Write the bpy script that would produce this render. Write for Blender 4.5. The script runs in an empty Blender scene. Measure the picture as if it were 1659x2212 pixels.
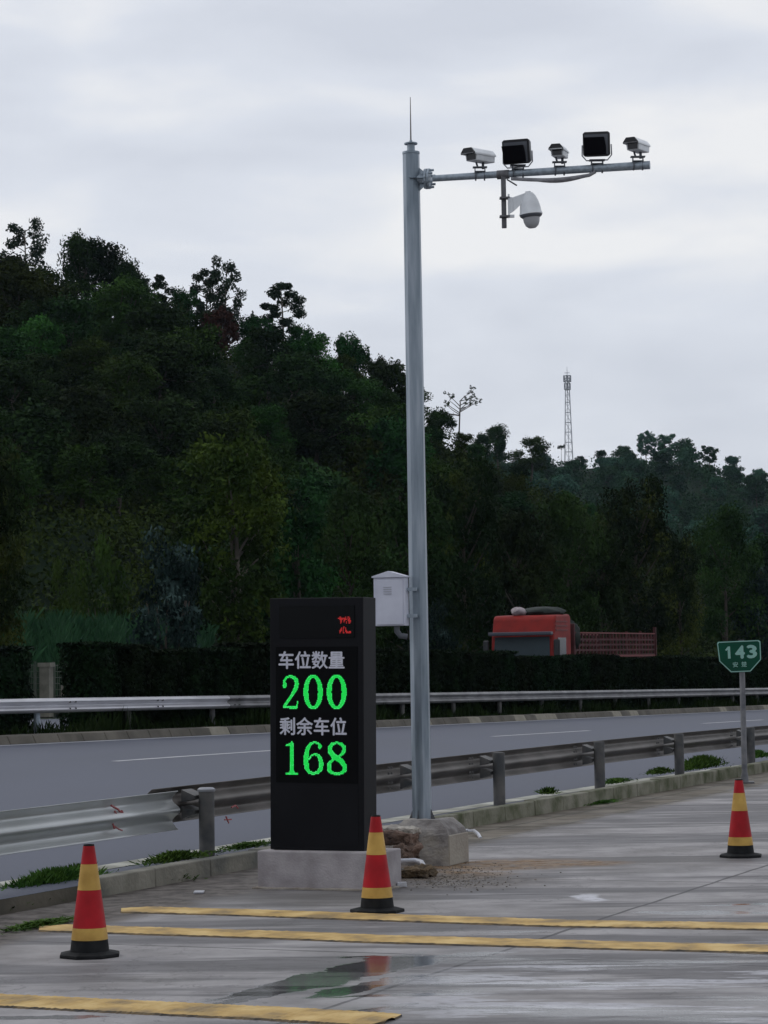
import bpy, math, random
import numpy as np
from mathutils import Vector, Matrix
R = math.radians
# ------------------------------------------------------------------ camera
FPX, CAMH = 5400.0, 1.82          # focal length in pixels of a 1659 x 2212 frame, eye height
PITCH, ROLL = math.atan(322/FPX), .016
Fw = Vector((0, math.cos(PITCH), math.sin(PITCH)))
U0 = Vector((0, -math.sin(PITCH), math.cos(PITCH)))
X0 = Vector((1, 0, 0))
Rt = X0*math.cos(ROLL) - U0*math.sin(ROLL)
Up = U0*math.cos(ROLL) + X0*math.sin(ROLL)
sc = bpy.context.scene
col = sc.collection
cd = bpy.data.cameras.new('camera'); cam = bpy.data.objects.new('camera', cd); col.objects.link(cam)
cam.matrix_world = Matrix(((Rt.x, Up.x, -Fw.x, 0), (Rt.y, Up.y, -Fw.y, 0), (Rt.z, Up.z, -Fw.z, CAMH), (0, 0, 0, 1)))
cd.sensor_fit = 'VERTICAL'; cd.sensor_height = 36; cd.lens = FPX/2212*36
cd.clip_start = .1; cd.clip_end = 20000
sc.camera = cam
# ------------------------------------------------------------------ world, sun, exposure
SUN_EL, SUN_AZ = R(38), R(-60)
w = bpy.data.worlds.new('World'); sc.world = w; w.use_nodes = True
nt = w.node_tree; nt.nodes.clear()
def NN(t, ty, **k):
    n = t.nodes.new(ty)
    for a, b in k.items():
        if a.startswith('i_'): n.inputs[a[2:].replace('_', ' ')].default_value = b
        else: setattr(n, a, b)
    return n
def LK(t, a, b): t.links.new(a, b)
wo = NN(nt, 'ShaderNodeOutputWorld'); bg = NN(nt, 'ShaderNodeBackground')
sky = NN(nt, 'ShaderNodeTexSky', sky_type='NISHITA', sun_disc=False, sun_elevation=SUN_EL, sun_rotation=SUN_AZ, air_density=1.0, dust_density=2.0)
tc = NN(nt, 'ShaderNodeTexCoord')
mp = NN(nt, 'ShaderNodeMapping'); mp.inputs['Scale'].default_value = (1.0, 1.0, 3.4); mp.inputs['Rotation'].default_value = (R(4), R(-9), 0)
LK(nt, tc.outputs['Generated'], mp.inputs['Vector'])
n1 = NN(nt, 'ShaderNodeTexNoise'); n1.inputs['Scale'].default_value = 7.5; n1.inputs['Detail'].default_value = 5; n1.inputs['Roughness'].default_value = .45; n1.inputs['Distortion'].default_value = .25
LK(nt, mp.outputs[0], n1.inputs['Vector'])
n2 = NN(nt, 'ShaderNodeTexNoise'); n2.inputs['Scale'].default_value = 2.6; n2.inputs['Detail'].default_value = 2
LK(nt, mp.outputs[0], n2.inputs['Vector'])
mx = NN(nt, 'ShaderNodeMix'); mx.inputs[0].default_value = .45
LK(nt, n1.outputs[0], mx.inputs[2]); LK(nt, n2.outputs[0], mx.inputs[3])
cr = NN(nt, 'ShaderNodeValToRGB'); e = cr.color_ramp.elements
e[0].position = .41; e[0].color = (6.6, 6.95, 7.75, 1); e[1].position = .59; e[1].color = (9.0, 9.05, 9.2, 1)
m_ = e.new(.5); m_.color = (7.4, 7.75, 8.5, 1)
LK(nt, mx.outputs[0], cr.inputs[0])
ms = NN(nt, 'ShaderNodeMix', data_type='RGBA'); ms.inputs[0].default_value = .93
LK(nt, sky.outputs[0], ms.inputs[6]); LK(nt, cr.outputs[0], ms.inputs[7])
dtn = NN(nt, 'ShaderNodeVectorMath', operation='DOT_PRODUCT'); dtn.inputs[1].default_value = (.25, -.95, -.1); LK(nt, tc.outputs['Generated'], dtn.inputs[0])
rgn = NN(nt, 'ShaderNodeMapRange'); rgn.inputs[1].default_value = -.5; rgn.inputs[2].default_value = .9; rgn.inputs[3].default_value = 1.0; rgn.inputs[4].default_value = .74; LK(nt, dtn.outputs['Value'], rgn.inputs[0])
mv_ = NN(nt, 'ShaderNodeVectorMath', operation='SCALE'); LK(nt, ms.outputs[2], mv_.inputs[0]); LK(nt, rgn.outputs[0], mv_.inputs['Scale'])
LK(nt, mv_.outputs[0], bg.inputs[0]); bg.inputs[1].default_value = .1
LK(nt, bg.outputs[0], wo.inputs[0])
sd = bpy.data.lights.new('sun', 'SUN'); sd.energy = .5; sd.angle = R(25); sd.color = (1, .96, .9)
so = bpy.data.objects.new('sun', sd); col.objects.link(so)
sdir = Vector((math.sin(SUN_AZ)*math.cos(SUN_EL), math.cos(SUN_AZ)*math.cos(SUN_EL), math.sin(SUN_EL)))
so.rotation_euler = sdir.to_track_quat('Z', 'Y').to_euler()
vs = sc.view_settings; vs.view_transform = 'Standard'; vs.look = 'None'; vs.exposure = 0.0; vs.gamma = 1; vs.use_curve_mapping = False
sc.cycles.max_bounces = 6; sc.cycles.transparent_max_bounces = 6; sc.cycles.diffuse_bounces = 2; sc.cycles.glossy_bounces = 3

# ------------------------------------------------------------------ geometry of the place
_l = math.hypot(.39, .92); UX, UY = .39/_l, .92/_l       # along the road
NX, NY = -UY, UX                                        # across the road, away from the lot
def sp(v, k=4.): v /= k; return k*(math.log1p(math.exp(v)) if v < 30 else v)
def zc(s): return .1-.0125*(sp(s-35)-sp(s-125))
def zr(s, t): return zc(s)+.016*(min(t, 45)-10.4)
def W(s, t, z=None, dz=0.): return Vector((s*UX+t*NX, s*UY+t*NY, (zr(s, t) if z is None else z)+dz))
def ST(P): return P[0]*UX+P[1]*UY, P[0]*NX+P[1]*NY
def ray(x, y): return Fw+Rt*((x-829.5)/FPX)+Up*((1106-y)/FPX)
def G(x, y, z=0.):                                      # the ground point seen at a place of the photograph
    d = ray(x, y); k = (z-CAMH)/d.z; return Vector((d.x*k, d.y*k, z))
def Dp(x, y, Y):                                        # a point at a known distance
    d = ray(x, y); k = Y/d.y; return Vector((d.x*k, Y, CAMH+d.z*k))
rnd = random.Random(7)

# ------------------------------------------------------------------ materials
def mat(name, c, rough=.7, metal=0., c2=None, scale=5., detail=4., bump=0., bscale=40., coord='Object', stretch=(1, 1, 1), c3=None, rnoise=0., rand=0., spec=.5, lo=.35, hi=.65, emit=None, estr=0., coat=0.):
    m = bpy.data.materials.new(name); m.use_nodes = True; t = m.node_tree; b = t.nodes['Principled BSDF']
    b.inputs['Base Color'].default_value = (*c, 1); b.inputs['Roughness'].default_value = rough; b.inputs['Metallic'].default_value = metal
    b.inputs['Specular IOR Level'].default_value = spec; b.inputs['Coat Weight'].default_value = coat
    if emit: b.inputs['Emission Color'].default_value = (*emit, 1); b.inputs['Emission Strength'].default_value = estr
    tcn = NN(t, 'ShaderNodeTexCoord'); mpn = NN(t, 'ShaderNodeMapping'); mpn.inputs['Scale'].default_value = stretch
    if coord == 'World':
        g = NN(t, 'ShaderNodeNewGeometry'); LK(t, g.outputs['Position'], mpn.inputs[0])
    else: LK(t, tcn.outputs[coord], mpn.inputs[0])
    out = None
    if c2:
        n = NN(t, 'ShaderNodeTexNoise'); n.inputs['Scale'].default_value = scale; n.inputs['Detail'].default_value = detail
        LK(t, mpn.outputs[0], n.inputs['Vector'])
        r_ = NN(t, 'ShaderNodeValToRGB'); el = r_.color_ramp.elements
        el[0].position = lo; el[0].color = (*c, 1); el[1].position = hi; el[1].color = (*c2, 1)
        if c3: q = el.new((lo+hi)/2); q.color = (*c3, 1)
        LK(t, n.outputs[0], r_.inputs[0]); out = r_.outputs[0]
        if rnoise:
            mr = NN(t, 'ShaderNodeMapRange'); mr.inputs[3].default_value = rough-rnoise; mr.inputs[4].default_value = rough+rnoise
            mr.inputs[1].default_value = .3; mr.inputs[2].default_value = .7
            LK(t, n.outputs[0], mr.inputs[0]); LK(t, mr.outputs[0], b.inputs['Roughness'])
    if rand:
        oi = NN(t, 'ShaderNodeObjectInfo'); h = NN(t, 'ShaderNodeHueSaturation')
        mv = NN(t, 'ShaderNodeMapRange'); mv.inputs[3].default_value = 1-rand; mv.inputs[4].default_value = 1+rand
        mh = NN(t, 'ShaderNodeMapRange'); mh.inputs[3].default_value = .5-.03*rand/.3; mh.inputs[4].default_value = .5+.02*rand/.3
        LK(t, oi.outputs['Random'], mv.inputs[0]); LK(t, mv.outputs[0], h.inputs['Value'])
        LK(t, oi.outputs['Random'], mh.inputs[0]); LK(t, mh.outputs[0], h.inputs['Hue'])
        if out: LK(t, out, h.inputs['Color'])
        else: h.inputs['Color'].default_value = (*c, 1)
        out = h.outputs[0]
    if out: LK(t, out, b.inputs['Base Color'])
    if bump:
        nb = NN(t, 'ShaderNodeTexNoise'); nb.inputs['Scale'].default_value = bscale; nb.inputs['Detail'].default_value = 5
        LK(t, mpn.outputs[0], nb.inputs['Vector'])
        bp = NN(t, 'ShaderNodeBump'); bp.inputs['Strength'].default_value = bump; bp.inputs['Distance'].default_value = .02
        LK(t, nb.outputs[0], bp.inputs['Height']); LK(t, bp.outputs[0], b.inputs['Normal'])
    return m
def leafmat(name, c, c2, scale=.6, c3=None, rand=.25, rough=.75):
    m = mat(name, c, rough, c2=c2, scale=scale, coord='World', detail=5, c3=c3, rand=rand, spec=.05, lo=.3, hi=.7)
    return m
M = {}
M['galv'] = mat('galvanised steel', (.17, .21, .25), .40, .6, c2=(.36, .41, .47), c3=(.26, .31, .36), scale=11, detail=9, rnoise=.1, stretch=(1, 1, .12))
M['galv2'] = mat('galvanised arm', (.26, .31, .36), .45, .5, c2=(.40, .46, .52), scale=30, detail=6, rnoise=.1)
M['darkpipe'] = mat('dark galvanised pipe', (.09, .09, .10), .5, .4, c2=(.16, .16, .17), scale=20)
M['white'] = mat('white painted metal', (.66, .68, .78), .45, c2=(.58, .60, .70), scale=6)
M['camwhite'] = mat('camera shell paint', (.84, .87, .90), .4, c2=(.74, .77, .80), scale=12)
M['black'] = mat('black plastic', (.012, .013, .016), .4, c2=(.02, .021, .025), scale=20)
M['shade'] = mat('matt black hood', (.004, .004, .006), .9, spec=.1)
M['glassdark'] = mat('dark lens glass', (.02, .02, .025), .12)
M['grey'] = mat('grey plastic', (.10, .11, .13), .5)
M['board'] = mat('black cabinet sheet', (.0030, .0034, .0055), .55, c2=(.0050, .0055, .0080), scale=3, spec=.18)
M['screen'] = mat('dark tinted panel', (.0012, .0014, .0022), .45, spec=.10)
M['boardtext'] = mat('white lettering film', (.66, .67, .76), .6, c2=(.56, .57, .66), scale=40)
M['led'] = mat('green light diodes', (0, .1, .01), .5, emit=(.005, .80, .085), estr=1.0)
M['ledhot'] = mat('bright green light diodes', (0, .1, .01), .5, emit=(.07, .95, .22), estr=1.0)
M['ledred'] = mat('red light diodes', (.1, 0, 0), .5, emit=(.85, .03, .03), estr=.5)
M['plinth'] = mat('rendered plinth', (.28, .255, .262), .85, c2=(.42, .39, .40), c3=(.35, .325, .335), scale=5, detail=8, bump=.25, bscale=60)
M['footing'] = mat('old cast concrete', (.15, .135, .13), .9, c2=(.40, .37, .33), c3=(.26, .245, .235), scale=4.5, detail=8, bump=.6, bscale=26)
M['footing2'] = mat('pale footing face', (.30, .27, .23), .9, c2=(.36, .33, .28), scale=5, detail=7, bump=.4, bscale=30)
M['brick'] = mat('broken brick', (.055, .035, .027), .9, c2=(.19, .125, .095), scale=9, detail=6, bump=.7, bscale=30)
M['rubble'] = mat('pale rubble', (.22, .19, .16), .9, c2=(.34, .31, .27), scale=9, bump=.6, bscale=30)
M['pvc'] = mat('white plastic pipe', (.55, .57, .64), .35, c2=(.48, .48, .50), scale=10)
M['kerb'] = mat('weathered kerb concrete', (.13, .13, .115), .9, c2=(.29, .275, .23), c3=(.21, .20, .165), scale=2.2, detail=9, bump=.5, bscale=25)
M['mossy'] = mat('mossy kerb concrete', (.07, .08, .035), .9, c2=(.25, .24, .19), c3=(.17, .17, .12), scale=3, detail=9, bump=.5, bscale=25, coord='World')
M['conered'] = mat('red reflective sheeting', (.36, .022, .035), .5, c2=(.30, .016, .026), scale=9, detail=5, rough_=None) if False else mat('red reflective sheeting', (.44, .012, .020), .5, c2=(.30, .010, .015), scale=7, detail=8, coord='World', spec=.2)
M['coneyellow'] = mat('yellow reflective sheeting', (.60, .38, .10), .5, c2=(.42, .25, .06), scale=7, detail=8, coord='World', spec=.2)
M['rubber'] = mat('black rubber', (.006, .007, .008), .75, c2=(.016, .017, .018), scale=12, detail=6, spec=.2)
M['railnew'] = mat('bright galvanised rail', (.46, .48, .48), .36, .5, c2=(.56, .58, .59), scale=1.2, detail=3, rnoise=.04)
M['railfar'] = mat('clean galvanised rail', (.50, .50, .53), .38, .55, c2=(.60, .60, .64), scale=4, stretch=(.3, .3, 2))
M['railold'] = mat('dirty weathered rail', (.095, .085, .078), .5, .4, c2=(.17, .155, .145), c3=(.13, .12, .11), scale=2.5, detail=7, rnoise=.05)
M['post'] = mat('grey guard rail post', (.055, .06, .065), .6, .3, c2=(.13, .125, .12), scale=5, detail=7)
M['postcap'] = mat('pale post cap', (.30, .31, .34), .5, .3)
M['redpaint'] = mat('faded red spray paint', (.30, .04, .045), .6, c2=(.40, .13, .13), scale=30)
M['signgreen'] = mat('green sign sheeting', (.001, .070, .038), .6, c2=(.002, .055, .032), scale=3, spec=.2)
M['signwhite'] = mat('white sign sheeting', (.26, .48, .42), .5)
M['signpost'] = mat('grey sign post', (.11, .115, .13), .6, .3, c2=(.22, .22, .23), scale=6, detail=7)
M['asphalt'] = mat('asphalt', (.062, .071, .102), .68, c2=(.088, .098, .135), scale=.35, detail=8, coord='World', bump=.25, bscale=60, rnoise=.06, stretch=(1, .3, 1))
M['line'] = mat('worn road paint', (.40, .41, .44), .7, c2=(.56, .56, .58), scale=1.6, detail=8, coord='World')
M['edgeline'] = mat('dusty edge line paint', (.24, .24, .20), .8, c2=(.52, .52, .46), scale=2.5, detail=9, coord='World')
M['yellow'] = mat('worn yellow stripe paint', (.27, .19, .085), .75, c2=(.66, .47, .19), c3=(.50, .325, .105), scale=3.6, detail=9, coord='World', bump=.5, bscale=30, stretch=(1, 1, 1))
M['stripeside'] = mat('shadow-dark stripe edge', (.05, .045, .04), .9, c2=(.18, .13, .07), scale=8)  # side shadow of the raised stripes, put into a dark colour
M['soil'] = mat('verge earth', (.055, .05, .04), .95, c2=(.13, .115, .09), scale=.8, detail=9, coord='World', bump=.6, bscale=12)
M['groundgrass'] = mat('rough grass ground', (.012, .024, .011), .95, c2=(.03, .045, .018), scale=.4, detail=9, coord='World', bump=.6, bscale=8)
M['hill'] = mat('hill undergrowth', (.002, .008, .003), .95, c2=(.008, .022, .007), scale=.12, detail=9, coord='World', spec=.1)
M['barebank'] = mat('bare earth bank', (.05, .035, .025), .95, c2=(.09, .065, .045), scale=.6, detail=9, coord='World')
M['grass'] = leafmat('green weeds', (.022, .060, .012), (.085, .165, .03), 5, rand=.15)
M['corn'] = leafmat('crop blades', (.012, .042, .020), (.038, .105, .046), .5, rand=0)
M['hedge'] = leafmat('hedge leaves', (.0025, .006, .003), (.008, .020, .006), 2.2, rand=.35)
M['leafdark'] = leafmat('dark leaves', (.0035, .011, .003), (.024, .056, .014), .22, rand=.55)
M['leafmid'] = leafmat('mid green leaves', (.008, .024, .005), (.046, .098, .017), .22, rand=.55)
M['leafeuc'] = leafmat('grey green leaves', (.010, .022, .012), (.030, .050, .030), .8, rand=.2)
M['leafyel'] = leafmat('yellow green leaves', (.004, .012, .003), (.090, .135, .018), .34, c3=(.024, .048, .008), rand=.05)
M['leafolive'] = leafmat('olive leaves', (.005, .012, .003), (.075, .098, .017), .45, c3=(.010, .022, .006), rand=.15)
M['leafrow'] = leafmat('roadside green leaves', (.005, .015, .004), (.034, .070, .016), .4, rand=.15)
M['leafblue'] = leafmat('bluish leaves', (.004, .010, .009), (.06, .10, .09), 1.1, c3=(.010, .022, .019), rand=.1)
M['leafred'] = leafmat('withered brown leaves', (.03, .014, .010), (.07, .035, .025), .7, rand=.1)
M['leaffar'] = leafmat('haze-tinted far leaves', (.012, .042, .024), (.042, .105, .056), .06, rand=.45)  # distance haze is partly put into these bluish leaf colours
M['bark'] = mat('bark', (.035, .028, .022), .95, c2=(.085, .07, .058), scale=2, detail=6, coord='World')
M['barkpale'] = mat('pale bark', (.10, .085, .07), .95, c2=(.17, .15, .13), scale=2, detail=6, coord='World')
M['truckred'] = mat('red truck paint', (.29, .018, .013), .55, c2=(.20, .014, .011), scale=3, detail=8, spec=.25)
M['truckpink'] = mat('faded red truck paint', (.20, .035, .033), .6, c2=(.15, .028, .026), scale=2)
M['stakered'] = mat('rusty red stakes', (.05, .010, .012), .75, c2=(.095, .020, .020), scale=3)
M['windscreen'] = mat('windscreen glass', (.008, .022, .030), .6, c2=(.016, .034, .044), scale=1)
M['tarp'] = mat('dark tarpaulin', (.010, .016, .014), .8, c2=(.02, .028, .024), scale=4, bump=.5, bscale=6)
M['sack'] = mat('pale bundled cloth', (.24, .20, .21), .8, c2=(.42, .36, .38), scale=5, detail=6)
M['tower'] = mat('tower steel', (.60, .62, .66), .7)
M['antenna'] = mat('antenna panels', (.36, .38, .42), .6)
M['fence'] = mat('green fence wire', (.05, .075, .05), .6, c2=(.10, .11, .09), scale=5)
M['concpost'] = mat('concrete post', (.15, .145, .12), .9, c2=(.26, .25, .21), scale=3, detail=6)

def lot_material():
    m = bpy.data.materials.new('grooved wet concrete'); m.use_nodes = True; t = m.node_tree; b = t.nodes['Principled BSDF']
    geo = NN(t, 'ShaderNodeNewGeometry')
    rot = NN(t, 'ShaderNodeVectorRotate', rotation_type='Z_AXIS'); rot.inputs['Angle'].default_value = R(3)
    LK(t, geo.outputs['Position'], rot.inputs[0])
    def noise(sc_, st, det=5, rgh=.55, src=None):
        mpn = NN(t, 'ShaderNodeMapping'); mpn.inputs['Scale'].default_value = st
        LK(t, (src or rot.outputs[0]), mpn.inputs[0])
        n = NN(t, 'ShaderNodeTexNoise'); n.inputs['Scale'].default_value = sc_; n.inputs['Detail'].default_value = det; n.inputs['Roughness'].default_value = rgh
        LK(t, mpn.outputs[0], n.inputs['Vector']); return n.outputs[0]
    def math_(op, a, b_=None, c_=None, clamp=False):
        n = NN(t, 'ShaderNodeMath', operation=op); n.use_clamp = clamp
        for i, v in enumerate((a, b_, c_)):
            if v is None: continue
            if isinstance(v, (int, float)): n.inputs[i].default_value = v
            else: LK(t, v, n.inputs[i])
        return n.outputs[0]
    def rng(v, a, b_, c_=0., d=1., smooth=True):
        n = NN(t, 'ShaderNodeMapRange'); n.interpolation_type = 'SMOOTHSTEP' if smooth else 'LINEAR'
        for i, q in zip((1, 2, 3, 4), (a, b_, c_, d)): n.inputs[i].default_value = q
        LK(t, v, n.inputs[0]); return n.outputs[0]
    def mixc(f, a, b_):
        n = NN(t, 'ShaderNodeMix', data_type='RGBA')
        if isinstance(f, (int, float)): n.inputs[0].default_value = f
        else: LK(t, f, n.inputs[0])
        for i, q in ((6, a), (7, b_)):
            if isinstance(q, tuple): n.inputs[i].default_value = (*q, 1)
            else: LK(t, q, n.inputs[i])
        return n.outputs[2]
    fine = noise(1.5, (1, 1, 1), 9, .65)
    streak = noise(1.0, (.10, .62, 1), 6, .6)
    streak2 = noise(1.0, (.22, 1.5, 1), 6, .6)
    streak3 = noise(1.0, (.5, 3.6, 1), 6, .65)
    st = math_('ADD', math_('ADD', math_('MULTIPLY', streak, .40), math_('MULTIPLY', streak2, .38)), math_('MULTIPLY', streak3, .22))
    stm = rng(st, .468, .528)
    base = mixc(rng(fine, .3, .7), (.245, .236, .238), (.40, .385, .388))
    base = mixc(math_('MULTIPLY', stm, .82), base, mixc(rng(noise(3, (.4, 1.6, 1), 8, .7), .35, .65), (.085, .082, .086), (.155, .150, .156)))
    spk = rng(noise(26, (1, 1, 1), 3, .6), .66, .72)
    base = mixc(math_('MULTIPLY', spk, .5), base, (.05, .048, .045))
    crk = rng(math_('ABSOLUTE', math_('SUBTRACT', noise(.42, (1, 1, 1), 9, .62), .5)), 0, .0035, 1, 0)
    base = mixc(math_('MULTIPLY', crk, .45), base, (.045, .045, .045))
    blot = noise(.35, (1, 1, 1), 6, .6)
    base = mixc(math_('MULTIPLY', rng(blot, .5, .68), .45), base, (.135, .125, .112))
    # joints between the slabs
    br = NN(t, 'ShaderNodeTexBrick'); br.offset = 0; br.inputs['Scale'].default_value = 1; br.inputs['Mortar Size'].default_value = .018; br.inputs['Brick Width'].default_value = 4.6; br.inputs['Row Height'].default_value = 5.2
    br.inputs['Mortar Smooth'].default_value = .2
    mpb = NN(t, 'ShaderNodeMapping'); mpb.inputs['Rotation'].default_value = (0, 0, R(23)); mpb.inputs['Location'].default_value = (.9, 1.1, 0)
    nd = NN(t, 'ShaderNodeTexNoise'); nd.inputs['Scale'].default_value = 2; LK(t, geo.outputs['Position'], nd.inputs['Vector'])
    av = NN(t, 'ShaderNodeVectorMath', operation='MULTIPLY_ADD'); av.inputs[1].default_value = (.05, .05, 0); LK(t, nd.outputs['Color'], av.inputs[0]); LK(t, geo.outputs['Position'], av.inputs[2])
    LK(t, av.outputs[0], mpb.inputs[0]); LK(t, mpb.outputs[0], br.inputs['Vector'])
    base = mixc(math_('MULTIPLY', br.outputs['Fac'], .7), base, (.04, .04, .042))
    # earth along the kerb
    dt = NN(t, 'ShaderNodeVectorMath', operation='DOT_PRODUCT'); dt.inputs[1].default_value = (NX, NY, 0); LK(t, geo.outputs['Position'], dt.inputs[0])
    ds = NN(t, 'ShaderNodeVectorMath', operation='DOT_PRODUCT'); ds.inputs[1].default_value = (UX, UY, 0); LK(t, geo.outputs['Position'], ds.inputs[0])
    tt = math_('ADD', dt.outputs['Value'], math_('MULTIPLY', math_('SUBTRACT', fine, .5), 1.1))
    near_s = rng(ds.outputs['Value'], 20, 25, 0, .12)
    em = rng(math_('SUBTRACT', tt, near_s), 8.62, 9.0)
    earth = mixc(rng(noise(6, (1, 1, 1), 8, .7), .35, .65), (.055, .047, .042), (.17, .15, .135))
    paving = mixc(rng(noise(1.2, (1, 1, 1), 8, .6), .35, .65), (.075, .062, .045), (.20, .175, .14))
    brp = NN(t, 'ShaderNodeTexBrick'); brp.inputs['Scale'].default_value = 1; brp.inputs['Mortar Size'].default_value = .02; brp.inputs['Brick Width'].default_value = .9; brp.inputs['Row Height'].default_value = .5
    mpp = NN(t, 'ShaderNodeMapping'); mpp.inputs['Rotation'].default_value = (0, 0, R(-67)); LK(t, av.outputs[0], mpp.inputs[0]); LK(t, mpp.outputs[0], brp.inputs['Vector'])
    paving = mixc(math_('MULTIPLY', brp.outputs['Fac'], .75), paving, (.04, .045, .03))
    earth = mixc(rng(ds.outputs['Value'], 22.5, 24), earth, paving)
    base = mixc(em, base, earth)
    # spots given as ellipses: centre, radii, turn
    wob = NN(t, 'ShaderNodeVectorMath', operation='MULTIPLY_ADD'); wob.inputs[1].default_value = (.34, .34, 0); LK(t, noise_vec(t, geo, 3.2), wob.inputs[0]); LK(t, geo.outputs['Position'], wob.inputs[2])
    off = NN(t, 'ShaderNodeVectorMath', operation='SUBTRACT'); off.inputs[1].default_value = (.17, .17, 0); LK(t, wob.outputs[0], off.inputs[0])
    def ell(c, rx, ry, ang=0., soft=.35):
        s_ = NN(t, 'ShaderNodeVectorMath', operation='SUBTRACT'); s_.inputs[1].default_value = (c[0], c[1], 0); LK(t, off.outputs[0], s_.inputs[0])
        mpn = NN(t, 'ShaderNodeMapping'); mpn.vector_type = 'TEXTURE'; mpn.inputs['Rotation'].default_value = (0, 0, ang); mpn.inputs['Scale'].default_value = (rx, ry, 1e3)
        LK(t, s_.outputs[0], mpn.inputs[0])
        ln = NN(t, 'ShaderNodeVectorMath', operation='LENGTH'); LK(t, mpn.outputs[0], ln.inputs[0])
        return rng(ln.outputs['Value'], 1-soft, 1+soft, 1, 0)
    sand = None
    for (x, y, rx, ry, a) in ((1080, 1868, .85, .6, R(10)), (960, 1890, .5, .5, 0), (1200, 1866, .6, .35, 0)):
        g = G(x, y); q = ell(g, rx, ry, a); sand = q if sand is None else math_('MAXIMUM', sand, q)
    base = mixc(math_('MULTIPLY', sand, rng(noise(5, (1, 1, 1), 8, .7), .3, .55)), base, mixc(rng(noise(9, (1, 1, 1), 6, .7), .4, .6), (.15, .085, .035), (.27, .19, .12)))
    dirt = ell(G(920, 1905), .95, .8, 0)
    base = mixc(math_('MULTIPLY', dirt, .75), base, earth)
    wet = None
    for (x, y, rx, ry, a) in PUDDLES:
        g = G(x, y); q = ell(g, rx, ry, a, .16); wet = q if wet is None else math_('MAXIMUM', wet, q)
    # broad damp sheet in the foreground at the right, broken into streaks
    damp = ell(G(1330, 2120), 1.55, 1.9, R(-20), .4)
    dn = rng(noise(1.25, (.35, 1.5, 1), 7, .65), .47, .60)
    damp = math_('MULTIPLY', damp, dn)
    wet = math_('MAXIMUM', wet, math_('MULTIPLY', damp, .9))
    wetb = math_('MULTIPLY', wet, math_('SUBTRACT', 1., math_('MULTIPLY', em, .8)))
    base = mixc(math_('MULTIPLY', wetb, .62), base, (.05, .05, .053))
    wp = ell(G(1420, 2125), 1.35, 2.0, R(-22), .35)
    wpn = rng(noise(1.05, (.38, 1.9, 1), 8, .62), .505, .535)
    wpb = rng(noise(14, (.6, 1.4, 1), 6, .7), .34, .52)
    base = mixc(math_('MULTIPLY', math_('MULTIPLY', math_('MULTIPLY', wp, wpn), wpb), .75), base, (.52, .52, .56))  # whitish wear and reflected sky, both put into the base colour
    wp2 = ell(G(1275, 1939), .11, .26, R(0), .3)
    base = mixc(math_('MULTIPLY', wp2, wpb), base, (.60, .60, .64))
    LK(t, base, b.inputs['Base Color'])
    ro = math_('SUBTRACT', rng(stm, 0, 1, .66, .56, False), math_('MULTIPLY', wetb, .50), clamp=True)
    LK(t, ro, b.inputs['Roughness'])
    LK(t, math_('ADD', math_('MULTIPLY', wetb, .42), .12), b.inputs['Specular IOR Level'])
    bp = NN(t, 'ShaderNodeBump'); bp.inputs['Distance'].default_value = .01
    LK(t, math_('ADD', math_('MULTIPLY', math_('SUBTRACT', 1., wetb), .33), .045), bp.inputs['Strength'])
    LK(t, noise(30, (1, 1, 1), 6, .7), bp.inputs['Height']); LK(t, bp.outputs[0], b.inputs['Normal'])
    return m
def noise_vec(t, geo, s_):
    n = NN(t, 'ShaderNodeTexNoise'); n.inputs['Scale'].default_value = s_; n.inputs['Detail'].default_value = 5
    LK(t, geo.outputs['Position'], n.inputs['Vector']); return n.outputs['Color']
PUDDLES = ((690, 2108, 1.25, .13, R(62)), (770, 2102, .95, .20, R(64)), (855, 2079, .32, .26, R(30)), (900, 2066, .45, .05, 0), (600, 2144, .75, .07, R(58)), (790, 2130, .6, .10, R(55)), (770, 2186, .5, .09, R(40)),
           (1010, 2061, .34, .06, 0), (1470, 1970, .36, .09, 0), (1570, 1972, .42, .12, 0), (1600, 1954, .3, .07, 0), (1120, 2012, .25, .05, 0), (850, 2150, .4, .05, 0), (60, 2200, .5, .08, 0), (1480, 1995, .4, .05, 0))
M['lot'] = lot_material()

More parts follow.
